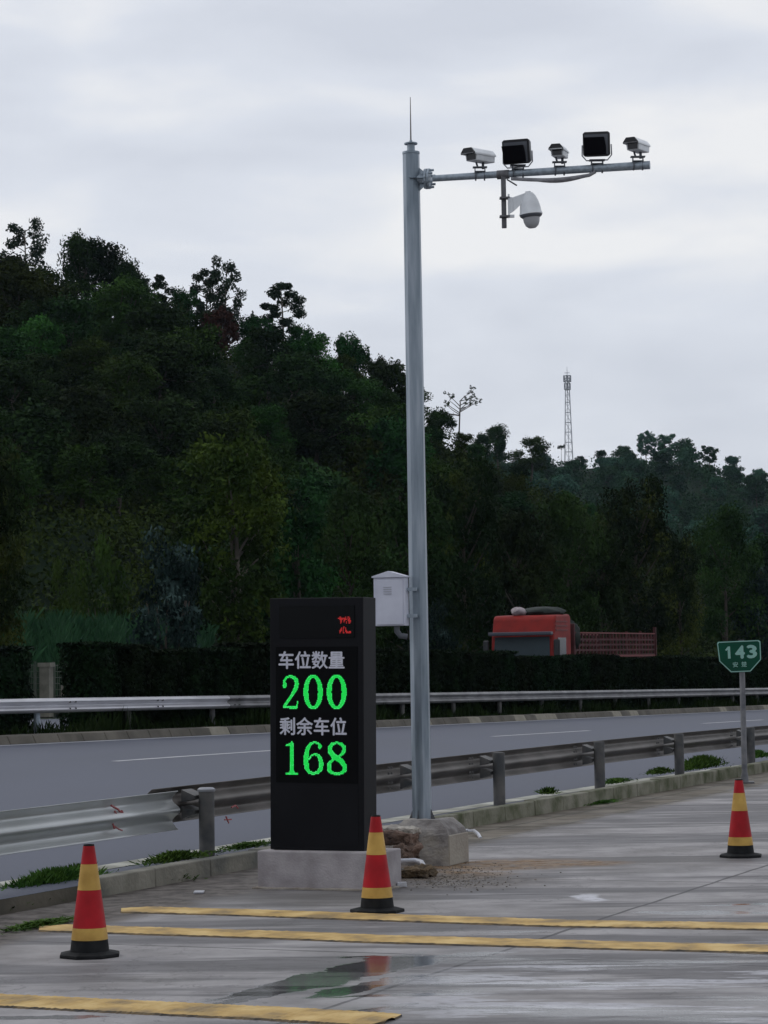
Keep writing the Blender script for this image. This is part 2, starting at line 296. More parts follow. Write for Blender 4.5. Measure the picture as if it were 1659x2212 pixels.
# ------------------------------------------------------------------ mesh builder
class MB:
    def __init__(s): s.v = []; s.f = []; s.m = []
    def add(s, vs_, fs, mi=0):
        o = len(s.v); s.v += [tuple(q) for q in vs_]; s.f += [tuple(i+o for i in q) for q in fs]; s.m += [mi]*len(fs); return s
    def box(s, c, sz, mt=None, mi=0):
        c = Vector(c); h = Vector(sz)*.5; vs_ = []
        for k in range(8):
            d = Vector(((1 if k & 1 else -1)*h.x, (1 if k & 2 else -1)*h.y, (1 if k & 4 else -1)*h.z))
            vs_.append(c+(mt @ d if mt else d))
        return s.add(vs_, [(0, 2, 3, 1), (4, 5, 7, 6), (0, 1, 5, 4), (2, 6, 7, 3), (0, 4, 6, 2), (1, 3, 7, 5)], mi)
    def bar(s, a, b, wd, ht=None, mi=0):
        a, b = Vector(a), Vector(b); d = b-a; q = d.to_track_quat('Y', 'Z').to_matrix()
        return s.box((a+b)/2, (wd, d.length, ht or wd), q, mi)
    def tube(s, path, rad, n=10, caps=True, mi=0):
        P = [Vector(p) for p in path]; r_ = rad if isinstance(rad, (list, tuple)) else [rad]*len(P)
        vs_ = []; fs = []; pv = None
        for i, p in enumerate(P):
            d = (P[min(i+1, len(P)-1)]-P[max(i-1, 0)]).normalized()
            if pv is None: pv = d.orthogonal().normalized()
            a = (pv-d*pv.dot(d)).normalized(); pv = a; b = d.cross(a)
            for k in range(n):
                an = 2*math.pi*k/n; vs_.append(p+(a*math.cos(an)+b*math.sin(an))*r_[i])
        for i in range(len(P)-1):
            for k in range(n):
                k2 = (k+1) % n; fs.append((i*n+k, i*n+k2, (i+1)*n+k2, (i+1)*n+k))
        if caps: fs += [tuple(range(n-1, -1, -1)), tuple(range((len(P)-1)*n, len(P)*n))]
        return s.add(vs_, fs, mi)
    def lathe(s, prof, n=24, c=(0, 0, 0), mt=None, mi=0, ph=0., caps=True):
        vs_ = []; fs = []; c = Vector(c)
        for (r_, z) in prof:
            for k in range(n):
                a = 2*math.pi*k/n+ph; d = Vector((r_*math.cos(a), r_*math.sin(a), z)); vs_.append(c+(mt @ d if mt else d))
        for i in range(len(prof)-1):
            for k in range(n):
                k2 = (k+1) % n; fs.append((i*n+k, i*n+k2, (i+1)*n+k2, (i+1)*n+k))
        if caps: fs += [tuple(range(n-1, -1, -1)), tuple(range((len(prof)-1)*n, len(prof)*n))]
        return s.add(vs_, fs, mi)
    def loft(s, A, B, mi=0, caps=True):
        n = len(A); fs = [(k, (k+1) % n, n+(k+1) % n, n+k) for k in range(n)]
        if caps: fs += [tuple(range(n-1, -1, -1)), tuple(range(n, 2*n))]
        return s.add(list(A)+list(B), fs, mi)
    def build(s, name, m, parent=None, bevel=0., smooth=False, seg=2):
        me = bpy.data.meshes.new(name); me.from_pydata(s.v, [], s.f); me.validate()
        for q in (m if isinstance(m, list) else [m]): me.materials.append(q)
        if isinstance(m, list) and len(me.polygons) == len(s.m): me.polygons.foreach_set('material_index', s.m)
        import bmesh as bmm
        bm = bmm.new(); bm.from_mesh(me); bmm.ops.recalc_face_normals(bm, faces=bm.faces); bm.to_mesh(me); bm.free()
        if smooth:
            me.polygons.foreach_set('use_smooth', [True]*len(me.polygons))
            try: me.set_sharp_from_angle(angle=R(38))
            except Exception: pass
        o = bpy.data.objects.new(name, me); col.objects.link(o)
        if parent: o.parent = parent
        if bevel:
            b = o.modifiers.new('bevel', 'BEVEL'); b.width = bevel; b.segments = seg; b.limit_method = 'ANGLE'
        return o
def empty(name, loc, rz=0, ry=0, rx=0):
    o = bpy.data.objects.new(name, None); col.objects.link(o); o.location = loc; o.rotation_euler = (rx, ry, rz); o.empty_display_size = .2; return o
def tag(o, label=None, cat=None, group=None, kind=None):
    if label: o['label'] = label
    if cat: o['category'] = cat
    if group: o['group'] = group
    if kind: o['kind'] = kind
    return o
def copy_tree(o, parent=None):
    c = o.copy(); col.objects.link(c); c.parent = parent
    for ch in list(o.children): copy_tree(ch, c)
    return c
def text_mesh(body, size, mtl, parent, name, depth=.002, bold=0., sx=1., spacing=1., thick=0.):
    c = bpy.data.curves.new(name, 'FONT'); c.body = body; c.size = size; c.offset = bold; c.extrude = depth; c.space_character = spacing
    c.align_x = 'CENTER'; c.align_y = 'CENTER'; c.resolution_u = 3
    o = bpy.data.objects.new(name, c); col.objects.link(o)
    dg = bpy.context.evaluated_depsgraph_get(); me = bpy.data.meshes.new_from_object(o.evaluated_get(dg))
    bpy.data.objects.remove(o); bpy.data.curves.remove(c)
    # stand it up: text x -> x, text y -> z, facing -y
    xs = [v.co.x for v in me.vertices]; ys = [v.co.y for v in me.vertices]
    cx, cy = (max(xs)+min(xs))/2, (max(ys)+min(ys))/2
    for v in me.vertices: v.co = Vector(((v.co.x-cx)*sx, -v.co.z, v.co.y-cy))
    if thick:
        vs0 = [v.co.copy() for v in me.vertices]; fs0 = [tuple(p.vertices) for p in me.polygons]; V = []; Fc = []
        for q_, (dx, dz) in enumerate(((0, 0), (thick, 0), (-thick, 0), (0, thick), (0, -thick))):
            o_ = len(V); V += [(v.x+dx, v.y-.00012*q_, v.z+dz) for v in vs0]; Fc += [tuple(i+o_ for i in f) for f in fs0]
        me = bpy.data.meshes.new(name); me.from_pydata(V, [], Fc)
    me.materials.clear(); me.materials.append(mtl)
    o = bpy.data.objects.new(name, me); col.objects.link(o); o.parent = parent
    return o, (max(xs)-min(xs))*sx, max(ys)-min(ys)

# ------------------------------------------------------------------ ground, road, lot
def sheet(name, ss, ts, zf, m, kind='structure'):
    b = MB(); vs_ = [W(s_, t_, zf(s_, t_)) for s_ in ss for t_ in ts]; n = len(ts)
    b.add(vs_, [(i*n+j, i*n+j+1, (i+1)*n+j+1, (i+1)*n+j) for i in range(len(ss)-1) for j in range(n-1)])
    o = b.build(name, m, smooth=True); o['kind'] = kind; return o
SS = [-3000, -800, -200, -60, -20, 0, 10, 15, 20, 25, 30, 35, 40, 45, 50, 55, 60, 65, 70, 75, 80, 85, 90, 95, 100, 105, 110, 115, 120, 125, 130, 135, 140, 160, 200, 300, 500, 900, 2000, 6000]
sheet('ground', SS, [-5000, -1500, -400, -100, -60, 9.95, 10.0, 20, 28, 45, 55, 100, 400, 1500, 6000], lambda s_, t_: (-.25 if t_ < 9.97 else zr(s_, t_)-.12), M['groundgrass'])
RS = [-40, -20, 0, 8, 12, 14]+[16+i for i in range(0, 125, 1)]+[145, 160, 200, 300, 450]
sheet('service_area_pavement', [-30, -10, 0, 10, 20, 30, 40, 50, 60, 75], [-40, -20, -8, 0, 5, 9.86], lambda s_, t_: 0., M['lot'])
sheet('expressway', RS, [9.99, 12, 16, 20, 24, 26.95], lambda s_, t_: zr(s_, t_), M['asphalt'])
sheet('far_carriageway', RS, [29.3, 33, 37, 41.5], lambda s_, t_: zr(s_, t_)-.03, M['asphalt'])
sheet('road_bed_edge', RS, [9.975, 9.985], lambda s_, t_: (-.05 if t_ < 9.98 else zr(s_, t_)-.001), M['soil'])
def strip(name, s0, s1, t0, t1, m, dz=.004, step=1.):
    n = max(2, int((s1-s0)/step)+1); o = sheet(name, [s0+(s1-s0)*i/(n-1) for i in range(n)], [t0, t1], lambda s_, t_: zr(s_, t_)+dz, m); return o
strip('edge_line', -20, 160, 10.48, 10.72, M['edgeline'])
strip('edge_line', -20, 160, 26.55, 26.75, M['line'])
for k in range(-3, 8):
    s0 = 36.9+18.2*k
    strip('lane_marking', s0, s0+(10 if k == 0 else 7.2), 20.55+.004*(s0-40), 20.71+.004*(s0-40), M['line'])
# near kerb
def kerb_run(name, s0, s1, t0, t1, z0, ztop, m, seglen=1.0, gap=.012, jit=.006):
    b = MB(); s_ = s0; r2 = random.Random(3)
    while s_ < s1:
        e_ = min(s_+seglen, s1)-gap; j = r2.uniform(-jit, jit); j2 = r2.uniform(-jit, jit)
        def zt(q, tt): return (zr(q, tt) if ztop is None else ztop(q))
        A = [W(s_, t0+j, z0(s_)), W(s_, t0+j+.01, zt(s_, t0)+j2), W(s_, t1, zt(s_, t0)+j2), W(s_, t1, z0(s_))]
        B = [W(e_, t0+j, z0(e_)), W(e_, t0+j+.01, zt(e_, t0)+j2), W(e_, t1, zt(e_, t0)+j2), W(e_, t1, z0(e_))]
        b.loft(A, B); s_ += seglen
    return b.build(name, m, bevel=.012)
k1 = kerb_run('kerb', 17.3, 24.6, 9.84, 9.99, lambda s_: -.1, lambda s_: .15, M['kerb']); k1['kind'] = 'structure'
k2 = kerb_run('kerb', 24.6, 41.2, 9.84, 9.99, lambda s_: -.1, lambda s_: .17-.0022*max(0, s_-32), M['mossy']); k2['kind'] = 'structure'
k3 = kerb_run('kerb', 42.2, 75, 9.84, 9.99, lambda s_: -.6, lambda s_: max(.13, zr(s_, 10)+.06), M['kerb']); k3['kind'] = 'structure'
# far kerb: sloped blocks, some paler
b = MB(); s_ = 10.; r2 = random.Random(11)
while s_ < 200:
    e_ = s_+.98; mi = 1 if r2.random() < .17 else 0
    A = [W(s_, 26.95, zr(s_, 26.95)-.05), W(s_, 27.06, zr(s_, 26.95)+.17), W(s_, 27.3, zr(s_, 26.95)+.19), W(s_, 27.3, zr(s_, 26.95)-.05)]
    B = [W(e_, 26.95, zr(e_, 26.95)-.05), W(e_, 27.06, zr(e_, 26.95)+.17), W(e_, 27.3, zr(e_, 26.95)+.19), W(e_, 27.3, zr(e_, 26.95)-.05)]
    b.loft(A, B, mi); s_ += 1.0
o = b.build('kerb', [mat('brown kerb block', (.075, .068, .055), .9, c2=(.15, .135, .11), scale=1.3, detail=8, coord='World'), mat('pale kerb block', (.21, .19, .15), .9, c2=(.28, .26, .21), scale=3)], bevel=.015); o['kind'] = 'structure'
sheet('median_strip', RS, [27.29, 28.2, 29.35], lambda s_, t_: zr(s_, t_)+.1, M['groundgrass'])

# ------------------------------------------------------------------ yellow stripes on the lot
def stripe(name, pts, width, label, group, endcut=(0, 0)):
    P = [G(*q) for q in pts]; b = MB(); r2 = random.Random(len(pts)*7+int(pts[0][1])); N = 200
    L = [0]
    for i in range(1, len(P)): L.append(L[-1]+(P[i]-P[i-1]).length)
    rows = []
    for k in range(N+1):
        d = L[-1]*k/N; i = max(j for j in range(len(L)) if L[j] <= d+1e-6); i = min(i, len(P)-2)
        u_ = (d-L[i])/(L[i+1]-L[i]); c = P[i].lerp(P[i+1], u_); dr = (P[-1]-P[0]).normalized(); nn = Vector((-dr.y, dr.x, 0))
        wa = width/2*(1+r2.uniform(-.04, .03)); wb = width/2*(1+r2.uniform(-.03, .03)); h = .012+r2.uniform(-.002, .002)
        fade = min(1, (k+.3)/4) if endcut[0] else 1
        if endcut[1]: fade = min(fade, (N-k+.6)/2)
        wa *= fade; wb *= fade
        rows.append([c-nn*wa+Vector((0, 0, -.002)), c-nn*(wa-.015)+Vector((0, 0, h*.9)), c-nn*wa*.3+Vector((0, 0, h*1.35)), c+nn*wb*.3+Vector((0, 0, h*1.35)), c+nn*(wb-.015)+Vector((0, 0, h*.9)), c+nn*wb+Vector((0, 0, -.002))])
    vs_ = [q for r_ in rows for q in r_]; n = 6
    for i in range(N):
        pass
    fs = []; ms_ = []
    for i in range(N):
        for j in range(5):
            fs.append((i*n+j, i*n+j+1, (i+1)*n+j+1, (i+1)*n+j)); ms_.append(1 if j in (0, 4) else 0)
    b.v = [tuple(q) for q in vs_]; b.f = fs; b.m = ms_
    o = b.build(name, [M['yellow'], M['stripeside']], smooth=False); tag(o, label, 'road stripe', group)
gr = 'raised yellow stripes across the lot'
stripe('rumble_stripe', [(262, 1966), (500, 1972), (810, 1983), (1235, 1997), (1659, 2003), (1900, 2009)], .42, 'worn yellow raised stripe crossing just in front of the middle cone, farthest of three', gr, (1, 0))
stripe('rumble_stripe', [(85, 2005), (330, 2013), (648, 2023), (810, 2030), (1322, 2044), (1659, 2052), (1900, 2060)], .42, 'worn yellow raised stripe passing behind the left cone, second from the bottom', gr, (1, 0))
stripe('rumble_stripe', [(-250, 2152), (0, 2163), (387, 2182), (640, 2194), (843, 2207)], .44, 'yellow raised stripe at the bottom left corner, nearest and ending abruptly', gr, (0, 1))

# ------------------------------------------------------------------ traffic cones
def make_cone(loc, rz):
    root = empty('traffic_cone', loc, rz)
    b = MB(); b.lathe([(.197, 0), (.2, .006), (.198, .022), (.165, .030), (.135, .036)], 8, ph=R(22.5)); b.build('base', M['rubber'], root, bevel=.006)
    def rr(z): return .128-(.128-.033)*(z/.70)
    def band(z0, z1, m, nm, ex=.0015, n=40):
        q = MB(); q.lathe([(rr(z0)+ex, z0), (rr(z1)+ex, z1)], n, caps=False); q.build(nm, m, root, smooth=True)
    q = MB(); q.lathe([(rr(.036), .032), (rr(.11), .11), (rr(.69), .69), (rr(.70), .70), (rr(.70)-.008, .70), (rr(.6)-.008, .6)], 40, caps=False); q.build('cone_body', M['rubber'], root, smooth=True)
    band(.108, .182, M['coneyellow'], 'reflective_band', .0022); band(.182, .417, M['conered'], 'reflective_band'); band(.417, .577, M['coneyellow'], 'reflective_band', .0022); band(.577, .690, M['conered'], 'reflective_band')
    return root
cone = make_cone(G(194, 2066), R(5)); tag(cone, 'red and yellow banded cone on the left, in front of the broken kerb', 'traffic cone', 'traffic cones on the lot')
for (x, y, rz, lb, lean) in ((815, 1970, 20, 'red and yellow banded cone in front of the black display board', 0), (1600, 1851, 33, 'red and yellow banded cone on the right, below the green sign', 0)):
    c = copy_tree(cone); c.location = G(x, y); c.rotation_euler = (0, lean, R(rz)); c['label'] = lb

# ------------------------------------------------------------------ pole, arm and footing (aligned with the road)
A0 = R(-22)
ax = Vector((math.cos(A0), math.sin(A0), 0)); ay = Vector((-math.sin(A0), math.cos(A0), 0))
corner = G(969, 1871)
wx, wy = .56, .50
fc = corner-ax*wx/2+ay*wy/2
root = empty('concrete_footing', fc, A0); tag(root, 'rough concrete footing block under the tall camera pole', 'footing')
def frust(b, hw, hd, z0, hw1, hd1, z1, mi=0):
    b.loft([(-hw, -hd, z0), (hw, -hd, z0), (hw, hd, z0), (-hw, hd, z0)], [(-hw1, -hd1, z1), (hw1, -hd1, z1), (hw1, hd1, z1), (-hw1, hd1, z1)], mi)
def rough(o, strength, scale, levels=4):
    sm = o.modifiers.new('sub', 'SUBSURF'); sm.subdivision_type = 'SIMPLE'; sm.levels = levels; sm.render_levels = levels
    tx = bpy.data.textures.new('rough', 'CLOUDS'); tx.noise_scale = scale; tx.noise_depth = 4
    d = o.modifiers.new('rough', 'DISPLACE'); d.texture = tx; d.strength = strength; d.mid_level = .5; d.texture_coords = 'GLOBAL'
b = MB(); hx, hy = wx/2, wy/2
rings = [(hx, hy, -.02), (hx*.985, hy*.985, .27), (hx*.93, hy*.93, .315), (.17, .17, .40)]
for i in range(3): b.loft([(sx*rings[i][0], sy*rings[i][1], rings[i][2]) for sx, sy in ((-1, -1), (1, -1), (1, 1), (-1, 1))], [(sx*rings[i+1][0], sy*rings[i+1][1], rings[i+1][2]) for sx, sy in ((-1, -1), (1, -1), (1, 1), (-1, 1))], caps=False)
v8 = [(sx*rings[3][0], sy*rings[3][1], rings[3][2]) for sx, sy in ((-1, -1), (1, -1), (1, 1), (-1, 1))]
b.add(v8, [(0, 1, 2, 3)])
blk = b.build('block', M['footing'], root)
import bmesh as bmx
bm_ = bmx.new(); bm_.from_mesh(blk.data); bmx.ops.remove_doubles(bm_, verts=bm_.verts, dist=.001)
bmx.ops.subdivide_edges(bm_, edges=bm_.edges, cuts=10, use_grid_fill=True); bm_.to_mesh(blk.data); bm_.free()
tx = bpy.data.textures.new('rough', 'CLOUDS'); tx.noise_scale = .14; tx.noise_depth = 4
dm = blk.modifiers.new('rough', 'DISPLACE'); dm.texture = tx; dm.strength = .045; dm.mid_level = .5
b = MB(); b.box((hx+.002, .0, .135), (.02, hy*1.97, .27)); pr = b.build('right_face', M['footing2'], root, bevel=.008)  # thin slab that makes the whole right face paler

pz = .37
pole_c = fc+ax*(-.06)+ay*(.0); pole_c.z = pz
PY = pole_c.y
ptop = Dp(887.5, 333, PY).z
pr_ = empty('camera_pole', pole_c); tag(pr_, 'tall galvanised pole with a side arm carrying cameras', 'pole')
H_ = ptop-pz
b = MB(); b.lathe([(.089, 0), (.078, H_-.002), (.078, H_)], 8, ph=R(8)); b.build('pole_shaft', M['galv'], pr_, bevel=.012, seg=3)
b = MB(); b.lathe([(.15, -.0), (.15, .018)], 4, ph=A0+R(45))
for k in range(4):
    a = A0+R(90*k); b.add([(math.cos(a)*.085, math.sin(a)*.085, .018), (math.cos(a)*.13, math.sin(a)*.13, .018), (math.cos(a)*.085, math.sin(a)*.085, .12)], [(0, 1, 2)])
b.build('base_plate', M['darkpipe'], pr_)
b = MB(); b.lathe([(.080, H_), (.080, H_+.02)], 16); b.lathe([(.036, H_+.02), (.036, H_+.09)], 14); b.lathe([(.06, H_+.09), (.062, H_+.098), (.06, H_+.104)], 18); b.lathe([(.016, H_+.104), (.012, H_+.13)], 8)
b.build('cap', M['galv'], pr_, smooth=True)
rod_top = Dp(883.5, 210, PY).z-pz
b = MB(); b.tube([(0, 0, H_+.1), (0.002, 0, rod_top)], [.0075, .003], 8); b.build('lightning_rod', mat('rod metal', (.16, .15, .15), .5, .3), pr_)
# arm
ARM_A = R(-13)
a0 = pole_c+Vector((math.cos(ARM_A), math.sin(ARM_A), 0))*.10; a0.z = Dp(920, 388, PY).z
ad = Vector((math.cos(ARM_A), math.sin(ARM_A), 0))
def arm_pt(x):     # point of the arm axis seen at column x
    q = Dp(x, 380, PY); lo, hi = 0., 4.
    for _ in range(40):
        mid = (lo+hi)/2; P = a0+ad*mid; d = P-Vector((0, 0, CAMH)); xx = 829.5+FPX*d.dot(Rt)/d.dot(Fw)
        if xx < x: lo = mid
        else: hi = mid
    P = a0+ad*lo
    yy = 388+(x-920)*(356.5-388)/(1404-920)
    P.z = Dp(x, yy, P.y).z
    return P, lo
e1, Lr = arm_pt(1404)
adir = (e1-a0).normalized()
def loc(P): return tuple(Vector(P)-pole_c)
b = MB(); b.tube([loc(a0+adir*.10), loc(e1)], [.030, .038], 16); b.build('arm', M['galv2'], pr_, smooth=True)
b = MB()
b.tube([loc(a0-adir*.16), loc(a0+adir*.03)], .045, 14)
b.tube([loc(a0+adir*.03), loc(a0+adir*.05)], .095, 16); b.tube([loc(a0+adir*.056), loc(a0+adir*.076)], .095, 16)
for k in range(6):
    a = R(60*k+30); off = Vector((0, 0, 1))*math.sin(a)*.078+adir.cross(Vector((0, 0, 1))).normalized()*math.cos(a)*.078
    b.tube([loc(a0+adir*.015+off), loc(a0+adir*.11+off)], .011, 6)
for sg in (1, -1):
    z = Vector((0, 0, 1))*sg
    b.add([loc(a0-adir*.10+z*.17), loc(a0+adir*.03+z*.06), loc(a0+adir*.03), loc(a0-adir*.10)], [(0, 1, 2, 3)])
    s2 = adir.cross(Vector((0, 0, 1))).normalized()*sg
    b.add([loc(a0-adir*.10+s2*.12), loc(a0+adir*.03+s2*.06), loc(a0+adir*.03), loc(a0-adir*.10)], [(0, 1, 2, 3)])
b.build('arm_flange', M['galv2'], pr_)
# drop pipe for the dome camera
dpp, _ = arm_pt(1087); dl = Vector(loc(dpp))
dz1 = Dp(1090, 493, dpp.y).z-pz
b = MB(); b.tube([(dl.x, dl.y-.01, dl.z), (dl.x, dl.y-.01, dz1)], .031, 4); b.build('drop_pipe', M['darkpipe'], pr_, bevel=.004)
b = MB(); b.tube([loc(arm_pt(1074)[0]), loc(arm_pt(1100)[0])], .041, 14); b.tube([(dl.x+.03, dl.y-.03, dl.z-.05), (dl.x+.12, dl.y-.04, dl.z-.11)], .007, 6); b.build('pipe_collar', M['darkpipe'], pr_, smooth=True)
# cable sleeve under the arm
r2 = random.Random(5)
for j, (ya, yb, sg) in enumerate(((13, 16, 1), (10, 20, -1))):
    path = []
    for i, x in enumerate(range(1104, 1300, 14)):
        P, _ = arm_pt(x); bow = math.sin((x-1104)/196*math.pi); sag = (.045+.035*bow) if j == 0 else (.038+.055*bow*abs(math.sin((x-1104)/70)))
        if x > 1285: sag = .03
        path.append(P+Vector((0, -.02*sg, -sag)))
    b = MB(); b.tube(path, .017 if j == 0 else .012, 8); o = b.build('cable_sleeve', mat('grey cable sleeve', (.22, .22, .24), .7, c2=(.34, .34, .36), scale=20), smooth=True)
    tag(o, ('thick grey cable sleeve sagging under the camera arm' if j == 0 else 'thinner grey cable looping below the thick sleeve under the arm'), 'cable')

# brackets and cameras
def cambracket(root, zt):
    b = MB(); b.box((0, 0, .040), (.10, .06, .008)); b.box((-.045, 0, .058), (.008, .05, .04)); b.box((.045, 0, .058), (.008, .05, .04)); b.box((0, 0, .080), (.13, .06, .009))
    b.tube([(-.02, 0, .08), (-.035, .0, zt)], .009, 6); b.box((.03, .05, (.08+zt)/2), (.022, .03, zt-.07))
    for sx in (-.04, .04):
        b.lathe([(.040, -.006), (.043, -.006), (.043, .006), (.040, .006)], 16, (sx, 0, 0), Matrix.Rotation(R(90), 3, 'Y'), caps=False)
    b.build('mounting_bracket', M['grey'], root)
def bullet_camera(P, yaw, label, L=.30, wd=.125, ht=.105, zt=.135, roll=0., pitch=4):
    root = empty('surveillance_camera', P); tag(root, label, 'camera', 'white surveillance cameras on the arm')
    cambracket(root, zt)
    R3 = Matrix.Rotation(R(yaw), 3, 'Z') @ Matrix.Rotation(R(pitch), 3, 'X') @ Matrix.Rotation(R(roll), 3, 'Y')
    zc_ = zt+ht*.45
    def T(p): return Vector((0, .0, zc_)) + R3 @ Vector(p)
    hw, hh = wd/2, ht/2
    sec = [(-hw*.92, -hh), (hw*.92, -hh), (hw, -hh*.2), (hw, hh*.1), (-hw, hh*.1), (-hw, -hh*.2)]
    b = MB(); b.loft([T((x, -L/2+.03, z)) for x, z in sec], [T((x, L/2-.01, z)) for x, z in sec]); b.build('camera_body', M['camwhite'], root, bevel=.006)
    sec2 = [(-hw*1.12, -hh*.05), (-hw*1.12, hh*.25), (-hw*.62, hh), (hw*.62, hh), (hw*1.12, hh*.25), (hw*1.12, -hh*.05), (hw*1.02, -hh*.05), (hw*1.02, hh*.2), (-hw*1.02, hh*.2), (-hw*1.02, -hh*.05)]
    b = MB(); b.loft([T((x, -L/2-.035, z)) for x, z in sec2], [T((x, L/2, z)) for x, z in sec2]); b.build('sun_shield', M['camwhite'], root, bevel=.003)
    b = MB(); b.loft([T((x*1.01, -L/2-.036, z)) for x, z in sec2], [T((x*1.01, -L/2-.018, z*1.01)) for x, z in sec2]); b.build('shield_lip', M['black'], root)
    b = MB(); b.loft([T((x*.74, -L/2+.022, z*.78-.006)) for x, z in ((-hw, -hh), (hw, -hh), (hw, hh*.35), (-hw, hh*.35))], [T((x*.74, -L/2+.032, z*.78-.006)) for x, z in ((-hw, -hh), (hw, -hh), (hw, hh*.35), (-hw, hh*.35))]); b.build('lens_window', M['glassdark'], root)
    return root
TW = 22.0
# yaw: 0 looks straight at the viewer, positive turns its back end to the left
P, _ = arm_pt(1037); bullet_camera(P, -33, 'white box surveillance camera nearest the pole on the arm', L=.36, wd=.125, ht=.11)
P, _ = arm_pt(1209); bullet_camera(P, -14, 'small white box surveillance camera between the two black floodlights', L=.30, wd=.118, ht=.10, zt=.13)
P, _ = arm_pt(1383); bullet_camera(P+Vector((-.02, 0, 0)), -24, 'white box surveillance camera at the outer end of the arm', L=.34, wd=.122, ht=.105, zt=.135)
def floodlight(P, yaw, pitch, label, wd=.235, ht=.225, dp=.13, zc_=.185):
    root = empty('floodlight', P); tag(root, label, 'floodlight', 'black floodlights on the arm')
    b = MB(); b.box((0, 0, .040), (.11, .07, .008)); b.box((-.05, 0, .055), (.01, .05, .035)); b.box((.05, 0, .055), (.01, .05, .035)); b.box((0, 0, .074), (.14, .07, .009))
    for sx in (-.045, .045): b.lathe([(.040, -.006), (.044, -.006), (.044, .006), (.040, .006)], 16, (sx, 0, 0), Matrix.Rotation(R(90), 3, 'Y'), caps=False)
    b.build('mounting_bracket', M['grey'], root)
    R3 = Matrix.Rotation(R(yaw), 3, 'Z') @ Matrix.Rotation(R(pitch), 3, 'X')
    Ry = Matrix.Rotation(R(yaw), 3, 'Z')
    def T(p): return Vector((0, 0, zc_)) + R3 @ Vector(p)
    hw, hh = wd/2, ht/2
    # frame, shell, recessed hood
    b = MB()
    def rim(y, s_, z_=1): return [T((x*s_, y, z*s_*z_)) for x, z in ((-hw, -hh*.86), (-hw*.86, -hh), (hw*.86, -hh), (hw, -hh*.86), (hw, hh*.86), (hw*.86, hh), (-hw*.86, hh), (-hw, hh*.86))]
    b.loft(rim(-dp/2+.03, 1), rim(dp/2, .92)); b.build('housing', M['grey'], root, bevel=.004)
    b = MB(); b.loft(rim(-dp/2+.0, 1.03), rim(-dp/2+.04, 1.03)); b.build('front_frame', M['black'], root, bevel=.004)
    # inner hood standing proud in front: dark panel lower left, lighter reveal up and right
    sc2 = [(-hw*.9, hh*.80), (hw*.86, hh*.80), (hw*.86, -hh*.9), (-hw*.9, -hh*.9)]
    b = MB(); b.loft([T((x, -dp/2-.004, z)) for x, z in sc2], [T((x, -dp/2+.003, z)) for x, z in sc2]); b.build('reveal', M['grey'], root)
    sc3 = [(-hw*1.0, hh*.52), (hw*.60, hh*.52), (hw*.72, -hh*.2), (hw*.74, -hh*.9), (-hw*.92, -hh*.92), (-hw*.93, -hh*.1)]
    b = MB(); b.loft([T((x, -dp/2-.045, z)) for x, z in sc3], [T((x, -dp/2-.002, z)) for x, z in sc3]); b.build('lamp_hood', M['shade'], root, bevel=.004)
    b = MB(); zz = .0
    pts = [Vector((0, 0, zc_))+Ry @ Vector(p) for p in ((-hw-.012, 0, .0), (-hw-.014, 0, -hh*.9), (-hw*.8, 0, -hh-.035), (hw*.8, 0, -hh-.035), (hw+.014, 0, -hh*.9), (hw+.012, 0, .0))]
    b.tube(pts, .0065, 6); b.build('yoke', mat('pale yoke metal', (.4, .41, .44), .4, .5), root, smooth=True)
    return root
P, _ = arm_pt(1119); floodlight(P, -17, 10, 'black floodlight tilted towards the left, above the dome camera', wd=.245, ht=.215, zc_=.200)
P, _ = arm_pt(1290); floodlight(P, -7, 3, 'black floodlight facing forward, second from the outer end of the arm', wd=.236, ht=.212, zc_=.215)
# dome camera
DY = dpp.y-.04
dc = Dp(1146, 455, DY); ppm = FPX/DY
root = empty('dome_camera', dc); tag(root, 'white egg shaped dome camera hanging from a bracket below the arm', 'camera')
k_ = 1/ppm
b = MB(); prof = [(5, 40), (9, 39), (14, 33), (19, 22), (22.5, 8), (24, -4), (25.5, -7), (25.5, -9)]
T2 = Matrix.Rotation(R(-5), 3, 'Y')
b.lathe([(r_*k_, z*k_) for r_, z in prof[::-1]], 32, mt=T2); b.build('dome_housing', M['camwhite'], root, smooth=True)
b = MB(); b.lathe([(24.5*k_, -9*k_), (24*k_, -12*k_), (19*k_, -16*k_), (18.5*k_, -10*k_)], 32, mt=T2, caps=False); b.build('ring', M['grey'], root, smooth=True)
b = MB(); b.lathe([(1*k_, -39*k_), (8*k_, -38*k_), (14*k_, -33*k_), (17.5*k_, -24*k_), (19*k_, -12*k_), (19*k_, -9*k_)], 32, mt=T2); b.build('camera_ball', mat('pale camera ball', (.42, .43, .45), .4, c2=(.46, .47, .49), scale=6), root, smooth=True)
def DL(x, y, dy=0): return Dp(x, y, DY+dy)-dc
b = MB(); rad = [.016, .021, .026, .024, .022, .024]
